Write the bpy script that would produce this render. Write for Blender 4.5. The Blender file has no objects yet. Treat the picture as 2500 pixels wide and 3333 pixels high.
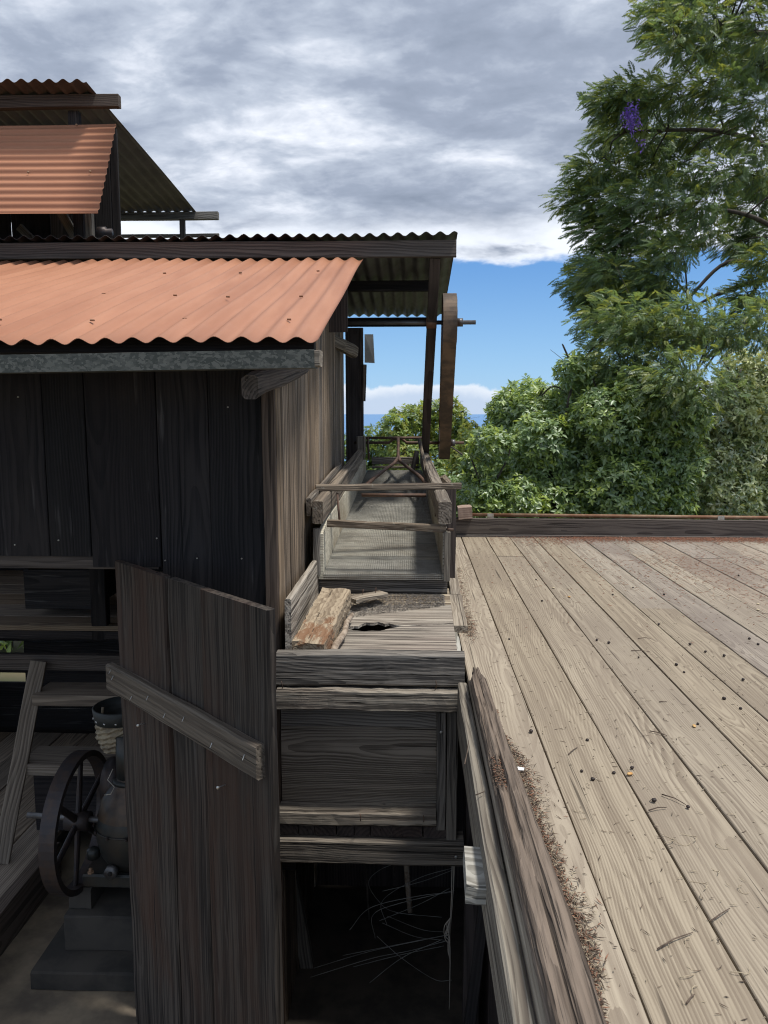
import bpy, math, random
import numpy as np
from mathutils import Vector, Matrix

# ------------------------------------------------------------------ camera, world, sun, exposure
sc = bpy.context.scene
COL = sc.collection
rnd = random.Random(7)
nrg = np.random.RandomState(11)

cam_d = bpy.data.cameras.new('camera')
cam = bpy.data.objects.new('camera', cam_d); COL.objects.link(cam)
PITCH, YAW = math.radians(7.396), math.radians(2.113)
fw = Vector((-math.sin(YAW) * math.cos(PITCH), math.cos(YAW) * math.cos(PITCH), -math.sin(PITCH)))
rt = Vector((math.cos(YAW), math.sin(YAW), 0)); upv = rt.cross(fw)
cm = Matrix((rt, upv, -fw)).transposed().to_4x4(); cm.translation = (0, 0, 1.0)
cam.matrix_world = cm
cam_d.sensor_fit = 'HORIZONTAL'; cam_d.sensor_width = 36; cam_d.lens = 36
cam_d.clip_start = 0.02; cam_d.clip_end = 200000
cam_d.dof.use_dof = True; cam_d.dof.focus_distance = 2.6; cam_d.dof.aperture_fstop = 11.0
sc.camera = cam

SUN_EL, SUN_AZ = math.radians(70), math.radians(108)      # azimuth measured from +Y towards +X
sd = Vector((math.sin(SUN_AZ) * math.cos(SUN_EL), math.cos(SUN_AZ) * math.cos(SUN_EL), math.sin(SUN_EL)))
sun_d = bpy.data.lights.new('sun', 'SUN'); sun = bpy.data.objects.new('sun', sun_d); COL.objects.link(sun)
sun_d.energy = 2.9; sun_d.angle = math.radians(8); sun_d.color = (1.0, 0.95, 0.87)
sun.rotation_mode = 'QUATERNION'; sun.rotation_quaternion = sd.to_track_quat('Z', 'Y'); sun.location = (3, 2, 12)

world = bpy.data.worlds.new('World'); sc.world = world; world.use_nodes = True
SKY_STRENGTH = 0.1
def build_world():
    nt = world.node_tree; N = nt.nodes; Lk = nt.links; N.clear()
    out = N.new('ShaderNodeOutputWorld'); bg = N.new('ShaderNodeBackground'); bg.inputs[1].default_value = SKY_STRENGTH
    Lk.new(bg.outputs[0], out.inputs[0])
    sky = N.new('ShaderNodeTexSky'); sky.sky_type = 'NISHITA'; sky.sun_disc = False
    sky.sun_elevation = SUN_EL; sky.sun_rotation = SUN_AZ; sky.altitude = 400; sky.air_density = 1.0; sky.dust_density = 0.05; sky.ozone_density = 5.0
    tc = N.new('ShaderNodeTexCoord'); sep = N.new('ShaderNodeSeparateXYZ'); Lk.new(tc.outputs['Generated'], sep.inputs[0])
    def math_(op, a, b=None, c=None):
        m = N.new('ShaderNodeMath'); m.operation = op
        for i, v in enumerate((a, b, c)):
            if v is None: continue
            if isinstance(v, (int, float)): m.inputs[i].default_value = v
            else: Lk.new(v, m.inputs[i])
        return m.outputs[0]
    def mix(f, a, b):
        m = N.new('ShaderNodeMix'); m.data_type = 'RGBA'; m.clamp_factor = True
        if isinstance(f, float): m.inputs[0].default_value = f
        else: Lk.new(f, m.inputs[0])
        for i, v in ((6, a), (7, b)):
            if isinstance(v, tuple): m.inputs[i].default_value = (*v, 1)
            else: Lk.new(v, m.inputs[i])
        return m.outputs[2]
    def noise(vec, scale, detail, rough, dist=0.0):
        n = N.new('ShaderNodeTexNoise'); n.inputs['Scale'].default_value = scale; n.inputs['Detail'].default_value = detail
        n.inputs['Roughness'].default_value = rough; n.inputs['Distortion'].default_value = dist; Lk.new(vec, n.inputs['Vector']); return n.outputs['Fac']
    def smooth(v, lo, hi):
        m = N.new('ShaderNodeMapRange'); m.interpolation_type = 'SMOOTHSTEP'; Lk.new(v, m.inputs[0])
        m.inputs[1].default_value = lo; m.inputs[2].default_value = hi; return m.outputs[0]
    z = sep.outputs['Z']; zc = math_('ADD', math_('MAXIMUM', z, 0.0), 0.22)
    comb = N.new('ShaderNodeCombineXYZ')
    Lk.new(math_('DIVIDE', sep.outputs['X'], zc), comb.inputs[0]); Lk.new(math_('DIVIDE', sep.outputs['Y'], zc), comb.inputs[1]); comb.inputs[2].default_value = 3.7
    p = comb.outputs[0]
    mp = N.new('ShaderNodeMapping'); mp.inputs['Scale'].default_value = (1.0, 1.35, 1); mp.inputs['Rotation'].default_value = (0, 0, 0.25); mp.inputs['Location'].default_value = (2.3, 0.4, 0); Lk.new(p, mp.inputs[0])
    big = noise(mp.outputs[0], 1.35, 2.0, 0.5); med = noise(mp.outputs[0], 4.4, 5.0, 0.55, 0.25)
    fine = noise(mp.outputs[0], 13.0, 6.0, 0.62, 0.3)
    dens = math_('ADD', math_('ADD', math_('MULTIPLY', big, 0.40), math_('MULTIPLY', med, 0.46)), math_('MULTIPLY', fine, 0.14))
    ramp = N.new('ShaderNodeValToRGB'); Lk.new(dens, ramp.inputs[0])
    el = ramp.color_ramp.elements
    el[0].position = 0.35; el[0].color = (8.4, 8.6, 8.9, 1)
    el[1].position = 0.68; el[1].color = (2.0, 2.4, 3.15, 1)
    for pos, c in ((0.42, (6.0, 6.4, 7.2, 1)), (0.48, (4.1, 4.6, 5.5, 1)), (0.55, (2.85, 3.3, 4.2, 1))):
        e = el.new(pos); e.color = c
    # the cloud sheet ends in a ragged bright rim about ten degrees up
    edge = math_('ADD', z, math_('MULTIPLY', math_('SUBTRACT', noise(p, 5.0, 6.0, 0.6), 0.5), 0.05))
    rim = mix(smooth(edge, 0.27, 0.195), ramp.outputs[0], (7.6, 8.1, 9.0))
    sheet = mix(math_('MULTIPLY', smooth(edge, 0.25, 0.20), math_('MULTIPLY', smooth(med, 0.80, 0.52), 0.95)), ramp.outputs[0], (7.4, 7.8, 8.5))
    blue = N.new('ShaderNodeHueSaturation'); blue.inputs['Saturation'].default_value = 1.1; blue.inputs['Value'].default_value = 0.95; Lk.new(sky.outputs[0], blue.inputs['Color'])
    grad = mix(smooth(z, 0.02, 0.24), (2.3, 4.3, 6.9), (0.85, 2.4, 5.6))
    clear = mix(0.75, blue.outputs[0], grad)
    c1 = mix(smooth(edge, 0.178, 0.192), clear, sheet)
    # low bank of cumulus over the sea
    bank_n = noise(tc.outputs['Generated'], 16.0, 6.0, 0.6); bank_top = math_('ADD', 0.014, math_('MULTIPLY', bank_n, 0.042))
    d = math_('SUBTRACT', bank_top, z)
    bank_col = mix(smooth(d, 0.0, 0.02), (6.6, 7.0, 7.6), (4.4, 5.2, 6.5))
    c2 = mix(math_('MULTIPLY', smooth(d, -0.0012, 0.004), 0.9), c1, bank_col)
    Lk.new(c2, bg.inputs[0])
build_world()
vs = sc.view_settings; vs.view_transform = 'Standard'; vs.look = 'None'; vs.exposure = 0.42; vs.gamma = 1.0; vs.use_curve_mapping = False
sc.render.engine = 'CYCLES'; sc.cycles.use_denoising = True; sc.cycles.max_bounces = 8; sc.cycles.transparent_max_bounces = 8
sc.cycles.caustics_reflective = False; sc.cycles.caustics_refractive = False
sc.render.film_transparent = False; sc.cycles.filter_width = 1.05

# ------------------------------------------------------------------ node materials
def new_mat(name):
    m = bpy.data.materials.new(name); m.use_nodes = True
    nt = m.node_tree; b = nt.nodes['Principled BSDF']
    return m, nt, b
class NB:
    """small node-building helper"""
    def __init__(s, nt): s.nt = nt; s.N = nt.nodes; s.L = nt.links
    def math(s, op, *a):
        m = s.N.new('ShaderNodeMath'); m.operation = op
        for i, v in enumerate(a):
            if isinstance(v, (int, float)): m.inputs[i].default_value = v
            else: s.L.new(v, m.inputs[i])
        return m.outputs[0]
    def vmul(s, v, k, off=None):
        m = s.N.new('ShaderNodeVectorMath'); m.operation = 'MULTIPLY'; s.L.new(v, m.inputs[0]); m.inputs[1].default_value = k; return m.outputs[0]
    def vadd(s, a, b):
        m = s.N.new('ShaderNodeVectorMath'); m.operation = 'ADD'; s.L.new(a, m.inputs[0])
        if isinstance(b, tuple): m.inputs[1].default_value = b
        else: s.L.new(b, m.inputs[1])
        return m.outputs[0]
    def noise(s, v, scale=1.0, detail=4.0, rough=0.5, dist=0.0, col=False):
        n = s.N.new('ShaderNodeTexNoise'); n.inputs['Scale'].default_value = scale; n.inputs['Detail'].default_value = detail
        n.inputs['Roughness'].default_value = rough; n.inputs['Distortion'].default_value = dist; s.L.new(v, n.inputs['Vector'])
        return n.outputs['Color' if col else 'Fac']
    def range(s, v, a, b, c=0.0, d=1.0, smooth=True):
        m = s.N.new('ShaderNodeMapRange'); m.interpolation_type = 'SMOOTHSTEP' if smooth else 'LINEAR'; s.L.new(v, m.inputs[0])
        for i, x in zip((1, 2, 3, 4), (a, b, c, d)): m.inputs[i].default_value = x
        return m.outputs[0]
    def mix(s, f, a, b, blend='MIX'):
        m = s.N.new('ShaderNodeMix'); m.data_type = 'RGBA'; m.blend_type = blend; m.clamp_factor = True
        if isinstance(f, (int, float)): m.inputs[0].default_value = f
        else: s.L.new(f, m.inputs[0])
        for i, v in ((6, a), (7, b)):
            if isinstance(v, tuple): m.inputs[i].default_value = (*v, 1)
            else: s.L.new(v, m.inputs[i])
        return m.outputs[2]
    def bump(s, h, strength, dist, bsdf):
        b = s.N.new('ShaderNodeBump'); b.inputs['Strength'].default_value = strength; b.inputs['Distance'].default_value = dist
        s.L.new(h, b.inputs['Height']); s.L.new(b.outputs[0], bsdf.inputs['Normal'])
    def coords(s, kind='Object', rand=True):
        tc = s.N.new('ShaderNodeTexCoord'); v = tc.outputs[kind]
        if rand:
            oi = s.N.new('ShaderNodeObjectInfo'); c = s.N.new('ShaderNodeCombineXYZ')
            s.L.new(s.math('MULTIPLY', oi.outputs['Random'], 41.0), c.inputs[0])
            s.L.new(s.math('MULTIPLY', oi.outputs['Random'], 17.3), c.inputs[1])
            s.L.new(s.math('MULTIPLY', oi.outputs['Random'], 29.1), c.inputs[2])
            s.rand = oi.outputs['Random']; s.off = c.outputs[0]
        return v

def wood(name, light, dark, ring=26.0, ringamt=0.55, fiber=0.5, crack=0.5, bump=0.5, stain=None, stainamt=0.0, vary=0.35, rough=0.85, crackcol=None, tilt=0.035, satlo=0.72, sath=0.5, patch=None, patchamt=0.0, patchx=None, streak=None, streakamt=0.0, lich=0.0):
    """weathered sawn timber: grain runs along the object's own X axis"""
    m, nt, b = new_mat(name); n = NB(nt)
    v = n.coords(); r = n.rand
    off = n.off
    # ring centre under the face, wandering with the board
    pr = n.math('FRACT', n.math('MULTIPLY', r, 7.77)); ps = n.math('FRACT', n.math('MULTIPLY', r, 23.7))
    cc = n.N.new('ShaderNodeCombineXYZ'); n.L.new(n.math('SUBTRACT', n.math('MULTIPLY', pr, 0.30), 0.15), cc.inputs[1])
    n.L.new(n.math('ADD', n.math('MULTIPLY', ps, 0.06), 0.045), cc.inputs[2])
    wob = n.noise(n.vadd(n.vmul(v, (1.3, 3.0, 3.0)), off), 1.0, 2.0, 0.5, col=True)
    wv = n.vmul(n.vadd(wob, (-0.5, -0.5, -0.5)), (0.0, 0.07, 0.06))
    sx = n.N.new('ShaderNodeSeparateXYZ'); n.L.new(v, sx.inputs[0])
    tl = n.N.new('ShaderNodeCombineXYZ'); n.L.new(n.math('MULTIPLY', sx.outputs[0], n.math('SUBTRACT', n.math('MULTIPLY', pr, tilt * 2), tilt)), tl.inputs[2])
    n.L.new(n.math('MULTIPLY', sx.outputs[0], n.math('SUBTRACT', n.math('MULTIPLY', ps, 0.03), 0.015)), tl.inputs[1])
    rc = n.vadd(n.vadd(n.vadd(n.vmul(v, (0.012, 1, 1)), cc.outputs[0]), wv), tl.outputs[0])
    w = n.N.new('ShaderNodeTexWave'); w.wave_type = 'RINGS'; w.rings_direction = 'X'; w.wave_profile = 'SAW'
    w.inputs['Scale'].default_value = ring; w.inputs['Distortion'].default_value = 1.2; w.inputs['Detail'].default_value = 2.0; w.inputs['Detail Scale'].default_value = 1.2
    n.L.new(rc, w.inputs['Vector']); rings = n.range(w.outputs['Fac'], 0.2, 0.9)
    fo = n.vadd(v, off)
    fib = n.noise(n.vmul(fo, (3.0, 150, 150)), 1.0, 4.0, 0.6)
    fib2 = n.noise(n.vmul(fo, (1.3, 48, 48)), 1.0, 4.0, 0.62, 0.15)
    blot = n.noise(n.vmul(fo, (1.3, 5.0, 5.0)), 1.0, 4.0, 0.6)
    crk = n.noise(n.vmul(fo, (1.1, 75, 75)), 1.0, 2.0, 0.5, 0.15)
    crk = n.range(crk, 0.40 - 0.12 * (1 - crack), 0.33 - 0.12 * (1 - crack))
    g = n.math('ADD', n.math('MULTIPLY', rings, ringamt), n.math('MULTIPLY', n.range(fib2, 0.36, 0.64), fiber))
    g = n.math('ADD', g, n.math('MULTIPLY', n.math('SUBTRACT', fib, 0.5), 0.5))
    g = n.range(n.math('DIVIDE', g, max(0.3, ringamt + fiber)), 0.05, 0.95)
    col = n.mix(g, light, dark)
    col = n.mix(n.range(blot, 0.35, 0.75, 0.0, 0.55), col, n.mix(0.5, dark, light), 'MIX')
    if stain: col = n.mix(n.math('MULTIPLY', n.range(n.noise(n.vmul(fo, (0.9, 2.6, 2.6)), 1.0, 5.0, 0.6), 0.46, 0.66), stainamt), col, stain)
    if patch:
        pm_ = n.range(n.noise(n.vmul(fo, (7, 11, 11)), 1.0, 6.0, 0.65), 0.50, 0.57)
        if patchx:
            ax = n.math('ABSOLUTE', n.math('SUBTRACT', n.math('ADD', sx.outputs[0], n.math('MULTIPLY', n.noise(n.vmul(fo, (6, 15, 15)), 1.0, 6.0, 0.75), 0.62)), patchx[0] + 0.31))
            pm_ = n.range(ax, patchx[1] + 0.01, patchx[1] - 0.05)
        col = n.mix(n.math('MULTIPLY', pm_, patchamt), col, patch)
    if streak: col = n.mix(n.math('MULTIPLY', n.range(n.noise(n.vmul(fo, (2.6, 34, 34)), 1.0, 3.0, 0.55), 0.62, 0.74), streakamt), col, streak)
    if lich: col = n.mix(n.math('MULTIPLY', n.range(n.noise(fo, 28, 5.0, 0.7), 0.60, 0.66), lich), col, (0.42, 0.42, 0.37))
    col = n.mix(n.math('MULTIPLY', crk, 0.8), col, crackcol or tuple(c * 0.3 for c in dark))
    hs = n.N.new('ShaderNodeHueSaturation'); n.L.new(col, hs.inputs['Color'])
    n.L.new(n.math('ADD', n.math('MULTIPLY', n.math('FRACT', n.math('MULTIPLY', r, 91.7)), vary), 1 - vary * 0.5), hs.inputs['Value'])
    n.L.new(n.math('ADD', n.math('MULTIPLY', n.math('FRACT', n.math('MULTIPLY', r, 53.1)), sath), satlo), hs.inputs['Saturation'])
    n.L.new(hs.outputs[0], b.inputs['Base Color']); b.inputs['Roughness'].default_value = rough; b.inputs['Specular IOR Level'].default_value = 0.25
    h = n.math('SUBTRACT', n.math('ADD', n.math('MULTIPLY', g, -0.7), n.math('MULTIPLY', fib, 0.35)), n.math('MULTIPLY', crk, 1.4))
    n.bump(h, bump, 0.003, b)
    return m

def plain(name, col, rough=0.6, metal=0.0, var=0.2, scale=12.0, col2=None, bump=0.0, amt=(0.4, 0.65), spec=0.5, stretch=None):
    m, nt, b = new_mat(name); n = NB(nt); v = n.vadd(n.coords(), (0, 0, 0)); v = n.vadd(v, n.off)
    if stretch: v = n.vmul(v, stretch)
    f = n.noise(v, scale, 6.0, 0.62)
    c2 = col2 or tuple(c * (1 - var) for c in col)
    n.L.new(n.mix(n.range(f, *amt), col, c2), b.inputs['Base Color'])
    b.inputs['Roughness'].default_value = rough; b.inputs['Metallic'].default_value = metal; b.inputs['Specular IOR Level'].default_value = spec
    if bump: n.bump(f, bump, 0.004, b)
    return m

def leaf_mat(name, col, col2, trans=0.35, gloss=0.12):
    m = bpy.data.materials.new(name); m.use_nodes = True; nt = m.node_tree; n = NB(nt); n.N.clear()
    out = n.N.new('ShaderNodeOutputMaterial'); v = n.coords('Object', False)
    c = n.mix(n.range(n.noise(v, 2.2, 4.0, 0.6), 0.35, 0.65), col, col2)
    d = n.N.new('ShaderNodeBsdfDiffuse'); t = n.N.new('ShaderNodeBsdfTranslucent'); g = n.N.new('ShaderNodeBsdfGlossy'); g.inputs['Roughness'].default_value = 0.42
    n.L.new(c, d.inputs[0]); n.L.new(n.mix(0.5, c, (col[0] * 1.7, col[1] * 1.5, col[2] * 0.6)), t.inputs[0]); g.inputs[0].default_value = (0.75, 0.78, 0.8, 1)
    m1 = n.N.new('ShaderNodeMixShader'); m1.inputs[0].default_value = trans; n.L.new(d.outputs[0], m1.inputs[1]); n.L.new(t.outputs[0], m1.inputs[2])
    m2 = n.N.new('ShaderNodeMixShader'); m2.inputs[0].default_value = gloss; n.L.new(m1.outputs[0], m2.inputs[1]); n.L.new(g.outputs[0], m2.inputs[2])
    n.L.new(m2.outputs[0], out.inputs[0])
    return m

M = {}
M['deck'] = wood('deck_wood', (0.375, 0.322, 0.248), (0.205, 0.167, 0.128), ring=60, ringamt=0.42, fiber=0.6, crack=0.36, bump=0.5, stain=(0.255, 0.212, 0.165), stainamt=0.75, vary=0.24, satlo=0.8, sath=0.35)
M['log'] = wood('rotten_log_wood', (0.21, 0.168, 0.135), (0.05, 0.039, 0.032), ring=36, ringamt=0.4, fiber=1.0, crack=0.9, bump=1.0, vary=0.05)
M['grey'] = wood('grey_weathered_wood', (0.27, 0.245, 0.205), (0.09, 0.077, 0.065), ring=34, fiber=0.8, crack=0.85, bump=0.8, vary=0.3)
M['pale'] = wood('pale_weathered_wood', (0.40, 0.345, 0.27), (0.13, 0.103, 0.078), ring=30, ringamt=0.35, fiber=0.95, crack=0.9, bump=0.9, vary=0.2, stain=(0.27, 0.20, 0.13), stainamt=0.4)
M['silver'] = wood('silvered_wood', (0.42, 0.41, 0.375), (0.16, 0.15, 0.13), ring=26, crack=0.9, bump=0.8, vary=0.12)
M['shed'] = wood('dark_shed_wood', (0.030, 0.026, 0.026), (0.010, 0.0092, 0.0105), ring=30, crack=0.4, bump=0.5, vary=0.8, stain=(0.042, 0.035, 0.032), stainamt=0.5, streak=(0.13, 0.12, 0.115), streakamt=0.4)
M['wall'] = wood('side_wall_wood', (0.385, 0.30, 0.222), (0.052, 0.04, 0.031), ring=26, ringamt=0.3, fiber=1.0, crack=1.0, bump=0.9, vary=0.6, stain=(0.115, 0.09, 0.07), stainamt=0.7, streak=(0.46, 0.43, 0.39), streakamt=0.45)
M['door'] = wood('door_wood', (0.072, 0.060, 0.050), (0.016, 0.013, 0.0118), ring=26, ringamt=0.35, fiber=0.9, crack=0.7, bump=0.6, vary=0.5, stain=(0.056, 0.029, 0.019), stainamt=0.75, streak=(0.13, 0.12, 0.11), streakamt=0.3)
M['batten'] = wood('batten_wood', (0.18, 0.155, 0.128), (0.07, 0.058, 0.048), ring=26, ringamt=0.35, fiber=0.9, crack=0.7, bump=0.6, vary=0.1)
M['beam'] = wood('dark_beam_wood', (0.125, 0.098, 0.08), (0.045, 0.035, 0.03), ring=30, crack=0.6, bump=0.5, vary=0.2)
M['bin'] = wood('bin_wood', (0.255, 0.225, 0.19), (0.045, 0.04, 0.037), ring=40, ringamt=0.45, fiber=0.95, crack=1.0, bump=1.0, vary=0.2)
M['fibrous'] = wood('split_fibrous_wood', (0.40, 0.345, 0.27), (0.062, 0.05, 0.041), ring=24, ringamt=0.25, fiber=1.1, crack=1.0, bump=1.0, vary=0.15, stain=(0.30, 0.22, 0.17), stainamt=0.4)
M['panel'] = wood('panel_wood', (0.33, 0.29, 0.245), (0.11, 0.094, 0.08), ring=44, ringamt=0.8, fiber=0.6, crack=0.6, bump=0.9, vary=0.1)
M['rotten'] = wood('rotten_orange_wood', (0.42, 0.335, 0.23), (0.19, 0.14, 0.092), ring=24, fiber=0.8, crack=0.55, bump=1.0, vary=0.05, patch=(0.20, 0.088, 0.036), patchamt=0.8, patchx=(0.10, 0.075))
M['screenwood'] = wood('screen_board_wood', (0.66, 0.63, 0.54), (0.27, 0.25, 0.205), ring=24, crack=0.7, bump=0.6, vary=0.5, stain=(0.24, 0.205, 0.155), stainamt=0.7)
M['rail'] = wood('rail_wood', (0.30, 0.25, 0.195), (0.085, 0.067, 0.053), ring=26, fiber=0.9, crack=0.9, bump=0.9, vary=0.25, lich=0.5)
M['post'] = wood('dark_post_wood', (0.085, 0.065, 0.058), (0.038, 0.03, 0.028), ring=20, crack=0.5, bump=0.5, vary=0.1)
M['mill'] = wood('mill_floor_wood', (0.29, 0.232, 0.17), (0.115, 0.088, 0.066), ring=30, crack=0.5, bump=0.5, vary=0.3)
M['pinkish'] = wood('new_block_wood', (0.42, 0.30, 0.235), (0.25, 0.165, 0.125), ring=22, crack=0.2, bump=0.3, vary=0.05)
M['curb'] = wood('curb_wood', (0.145, 0.125, 0.11), (0.055, 0.046, 0.042), ring=30, crack=0.7, bump=0.6, vary=0.1)
M['deck2'] = wood('brown_deck_wood', (0.345, 0.293, 0.235), (0.195, 0.16, 0.128), ring=60, ringamt=0.42, fiber=0.6, crack=0.42, bump=0.55, stain=(0.21, 0.17, 0.14), stainamt=0.75, vary=0.16, satlo=0.85, sath=0.25)
M['floor_shade'] = plain('shade_dark_floor', (0.085, 0.07, 0.055), 1.0, col2=(0.045, 0.038, 0.031), scale=5, bump=0.3)  # dark tone standing in for shade on the floor under the bin
M['twig'] = plain('twig_bark', (0.14, 0.10, 0.075), 0.9, var=0.5, scale=60)
M['needle'] = plain('dry_needle', (0.24, 0.165, 0.115), 0.9, col2=(0.09, 0.06, 0.045), scale=70)
M['needle_red'] = plain('red_dry_needle', (0.33, 0.15, 0.09), 0.9, col2=(0.22, 0.12, 0.08), scale=50)
M['straw'] = plain('straw', (0.46, 0.39, 0.27), 0.85, col2=(0.30, 0.235, 0.16), scale=50)
M['greylitter'] = plain('grey_litter', (0.25, 0.225, 0.20), 0.9, col2=(0.11, 0.098, 0.088), scale=60)
M['bean'] = plain('dried_cherry_skin', (0.035, 0.022, 0.018), 0.6, var=0.5, scale=120, bump=0.4)
M['husk'] = plain('orange_husk', (0.50, 0.25, 0.07), 0.6, col2=(0.62, 0.45, 0.2), scale=80)
M['paperwhite'] = plain('white_flake', (0.8, 0.8, 0.79), 0.6, var=0.05)
M['parchment'] = plain('parchment_bean', (0.6, 0.5, 0.33), 0.6, var=0.2, scale=80)
M['red'] = plain('red_oxide_paint', (0.425, 0.204, 0.121), 0.55, col2=(0.335, 0.15, 0.086), scale=1.0, amt=(0.3, 0.75), bump=0.02, spec=0.3, stretch=(9, 0.9, 3))
M['redunder'] = plain('brown_sheet_metal', (0.15, 0.124, 0.108), 0.6, col2=(0.105, 0.085, 0.075), scale=5)
M['greyunder'] = plain('aged_zinc_sheet', (0.15, 0.152, 0.158), 0.5, metal=0.3, col2=(0.098, 0.098, 0.10), scale=6)
M['iron'] = plain('dark_iron', (0.042, 0.038, 0.042), 0.5, metal=0.5, col2=(0.065, 0.048, 0.042), scale=18, bump=0.15)
M['rust'] = plain('rusted_iron', (0.20, 0.095, 0.05), 0.75, metal=0.2, col2=(0.30, 0.2, 0.13), scale=9, bump=0.2)
M['rod'] = plain('rusty_rod', (0.11, 0.075, 0.06), 0.7, metal=0.4, col2=(0.17, 0.10, 0.07), scale=25)
M['shaft'] = plain('steel_shaft', (0.14, 0.14, 0.145), 0.45, metal=0.6, col2=(0.09, 0.08, 0.075), scale=20)
M['pulper'] = plain('green_black_iron', (0.03, 0.034, 0.034), 0.45, metal=0.3, col2=(0.05, 0.044, 0.037), scale=7, bump=0.1)
M['brass'] = plain('brown_worn_iron', (0.10, 0.068, 0.046), 0.42, metal=0.5, col2=(0.05, 0.04, 0.035), scale=8)
M['belt'] = plain('old_leather_belt', (0.185, 0.125, 0.082), 0.65, col2=(0.075, 0.055, 0.042), scale=9, amt=(0.35, 0.62), bump=0.15)
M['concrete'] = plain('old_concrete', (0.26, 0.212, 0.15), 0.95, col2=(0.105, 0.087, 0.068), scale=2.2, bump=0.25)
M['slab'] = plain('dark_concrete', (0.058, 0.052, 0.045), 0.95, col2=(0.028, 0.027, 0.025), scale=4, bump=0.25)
M['wire'] = plain('galvanised_wire', (0.26, 0.26, 0.24), 0.5, metal=0.4, var=0.4)
M['string'] = plain('pale_string', (0.42, 0.38, 0.32), 0.9, var=0.2)
M['basket'] = plain('woven_palm', (0.30, 0.25, 0.17), 0.8, col2=(0.16, 0.13, 0.09), scale=25, bump=0.2)
M['darkcloth'] = plain('dark_basket_rim', (0.028, 0.033, 0.033), 0.6)
M['nail'] = plain('bright_nail', (0.6, 0.6, 0.58), 0.4, metal=0.8)
M['bark'] = plain('tree_bark', (0.09, 0.075, 0.062), 0.95, col2=(0.04, 0.034, 0.03), scale=14, bump=0.4)
M['stickbark'] = plain('pale_stick_bark', (0.38, 0.31, 0.24), 0.9, col2=(0.20, 0.15, 0.11), scale=40, bump=0.5)
M['ground'] = plain('hillside_soil', (0.09, 0.10, 0.045), 1.0, col2=(0.14, 0.105, 0.07), scale=0.4)
M['flower'] = plain('violet_blossom', (0.28, 0.16, 0.62), 0.8, col2=(0.36, 0.22, 0.7), scale=30)
M['sheetgrey'] = plain('dull_zinc', (0.24, 0.245, 0.235), 0.5, metal=0.4, var=0.3, scale=5)
M['clip'] = plain('zinc_strap', (0.45, 0.43, 0.38), 0.5, metal=0.5, col2=(0.3, 0.24, 0.18), scale=30)
M['grime'] = plain('black_grime', (0.02, 0.018, 0.017), 1.0)

def gutter_mat():
    m, nt, b = new_mat('galvanised_spangle'); n = NB(nt); v = n.coords()
    vo = n.N.new('ShaderNodeTexVoronoi'); vo.inputs['Scale'].default_value = 1.0; n.L.new(n.vadd(n.vmul(v, (95, 140, 140)), n.vmul(n.noise(v, 60, 3, 0.6, col=True), (2.2, 2.2, 2.2))), vo.inputs['Vector'])
    s = n.N.new('ShaderNodeSeparateColor'); n.L.new(vo.outputs['Color'], s.inputs[0])
    c = n.mix(n.range(s.outputs[0], 0.2, 0.9), (0.045, 0.05, 0.044), (0.12, 0.122, 0.108))
    c = n.mix(n.range(n.noise(v, 9, 5, 0.6), 0.5, 0.7, 0, 0.5), c, (0.12, 0.125, 0.11))
    n.L.new(c, b.inputs['Base Color']); b.inputs['Roughness'].default_value = 0.55; b.inputs['Metallic'].default_value = 0.25
    return m
M['gutter'] = gutter_mat()

def sea_mat():
    m, nt, b = new_mat('sea_water'); n = NB(nt)
    b.inputs['Base Color'].default_value = (0.115, 0.245, 0.45, 1); b.inputs['Roughness'].default_value = 0.55; b.inputs['Specular IOR Level'].default_value = 0.35
    return m
M['sea'] = sea_mat()

# ------------------------------------------------------------------ object helpers
WM = {}
def world_of(o): return WM.get(o.name, Matrix.Identity(4))
def attach(o, mw, parent=None):
    COL.objects.link(o); WM[o.name] = mw.copy()
    o.matrix_basis = mw
    if parent is not None:
        o.parent = parent; o.matrix_parent_inverse = world_of(parent).inverted()
    return o
def tag(o, label=None, cat=None, group=None, kind=None):
    for k, v in (('label', label), ('category', cat), ('group', group), ('kind', kind)):
        if v: o[k] = v
    return o
def root(name, loc, label=None, cat=None, group=None, kind=None):
    o = bpy.data.objects.new(name, None); o.empty_display_size = 0.1
    attach(o, Matrix.Translation(Vector(loc))); return tag(o, label, cat, group, kind)
def mesh_np(name, V, F, mats=None, mi=None, smooth=False):
    """V (n,3) array, F list of tuples or (m,k) array"""
    me = bpy.data.meshes.new(name)
    if isinstance(F, np.ndarray):
        V = np.asarray(V, dtype=np.float32); k = F.shape[1]
        me.vertices.add(len(V)); me.vertices.foreach_set('co', V.ravel())
        me.loops.add(F.size); me.loops.foreach_set('vertex_index', F.ravel().astype(np.int32))
        me.polygons.add(len(F)); me.polygons.foreach_set('loop_start', np.arange(0, F.size, k, dtype=np.int32))
        if mi is not None: me.polygons.foreach_set('material_index', np.asarray(mi, dtype=np.int32))
        me.update(calc_edges=True)
    else:
        me.from_pydata([tuple(v) for v in V], [], F); me.update()
    if smooth: me.polygons.foreach_set('use_smooth', [True] * len(me.polygons))
    for mt in (mats or []): me.materials.append(mt)
    return me
def add_mesh(name, me, mw, parent=None): return attach(bpy.data.objects.new(name, me), mw, parent)
def frame(a, b, up):
    a, b = Vector(a), Vector(b); x = (b - a); L = x.length; x.normalize()
    z = Vector(up); z = z - x * z.dot(x)
    if z.length < 1e-4: z = Vector((0, 1, 0)) - x * x.y
    z.normalize(); y = z.cross(x)
    mw = Matrix((x, y, z)).transposed().to_4x4(); mw.translation = a
    return mw, L
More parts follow.
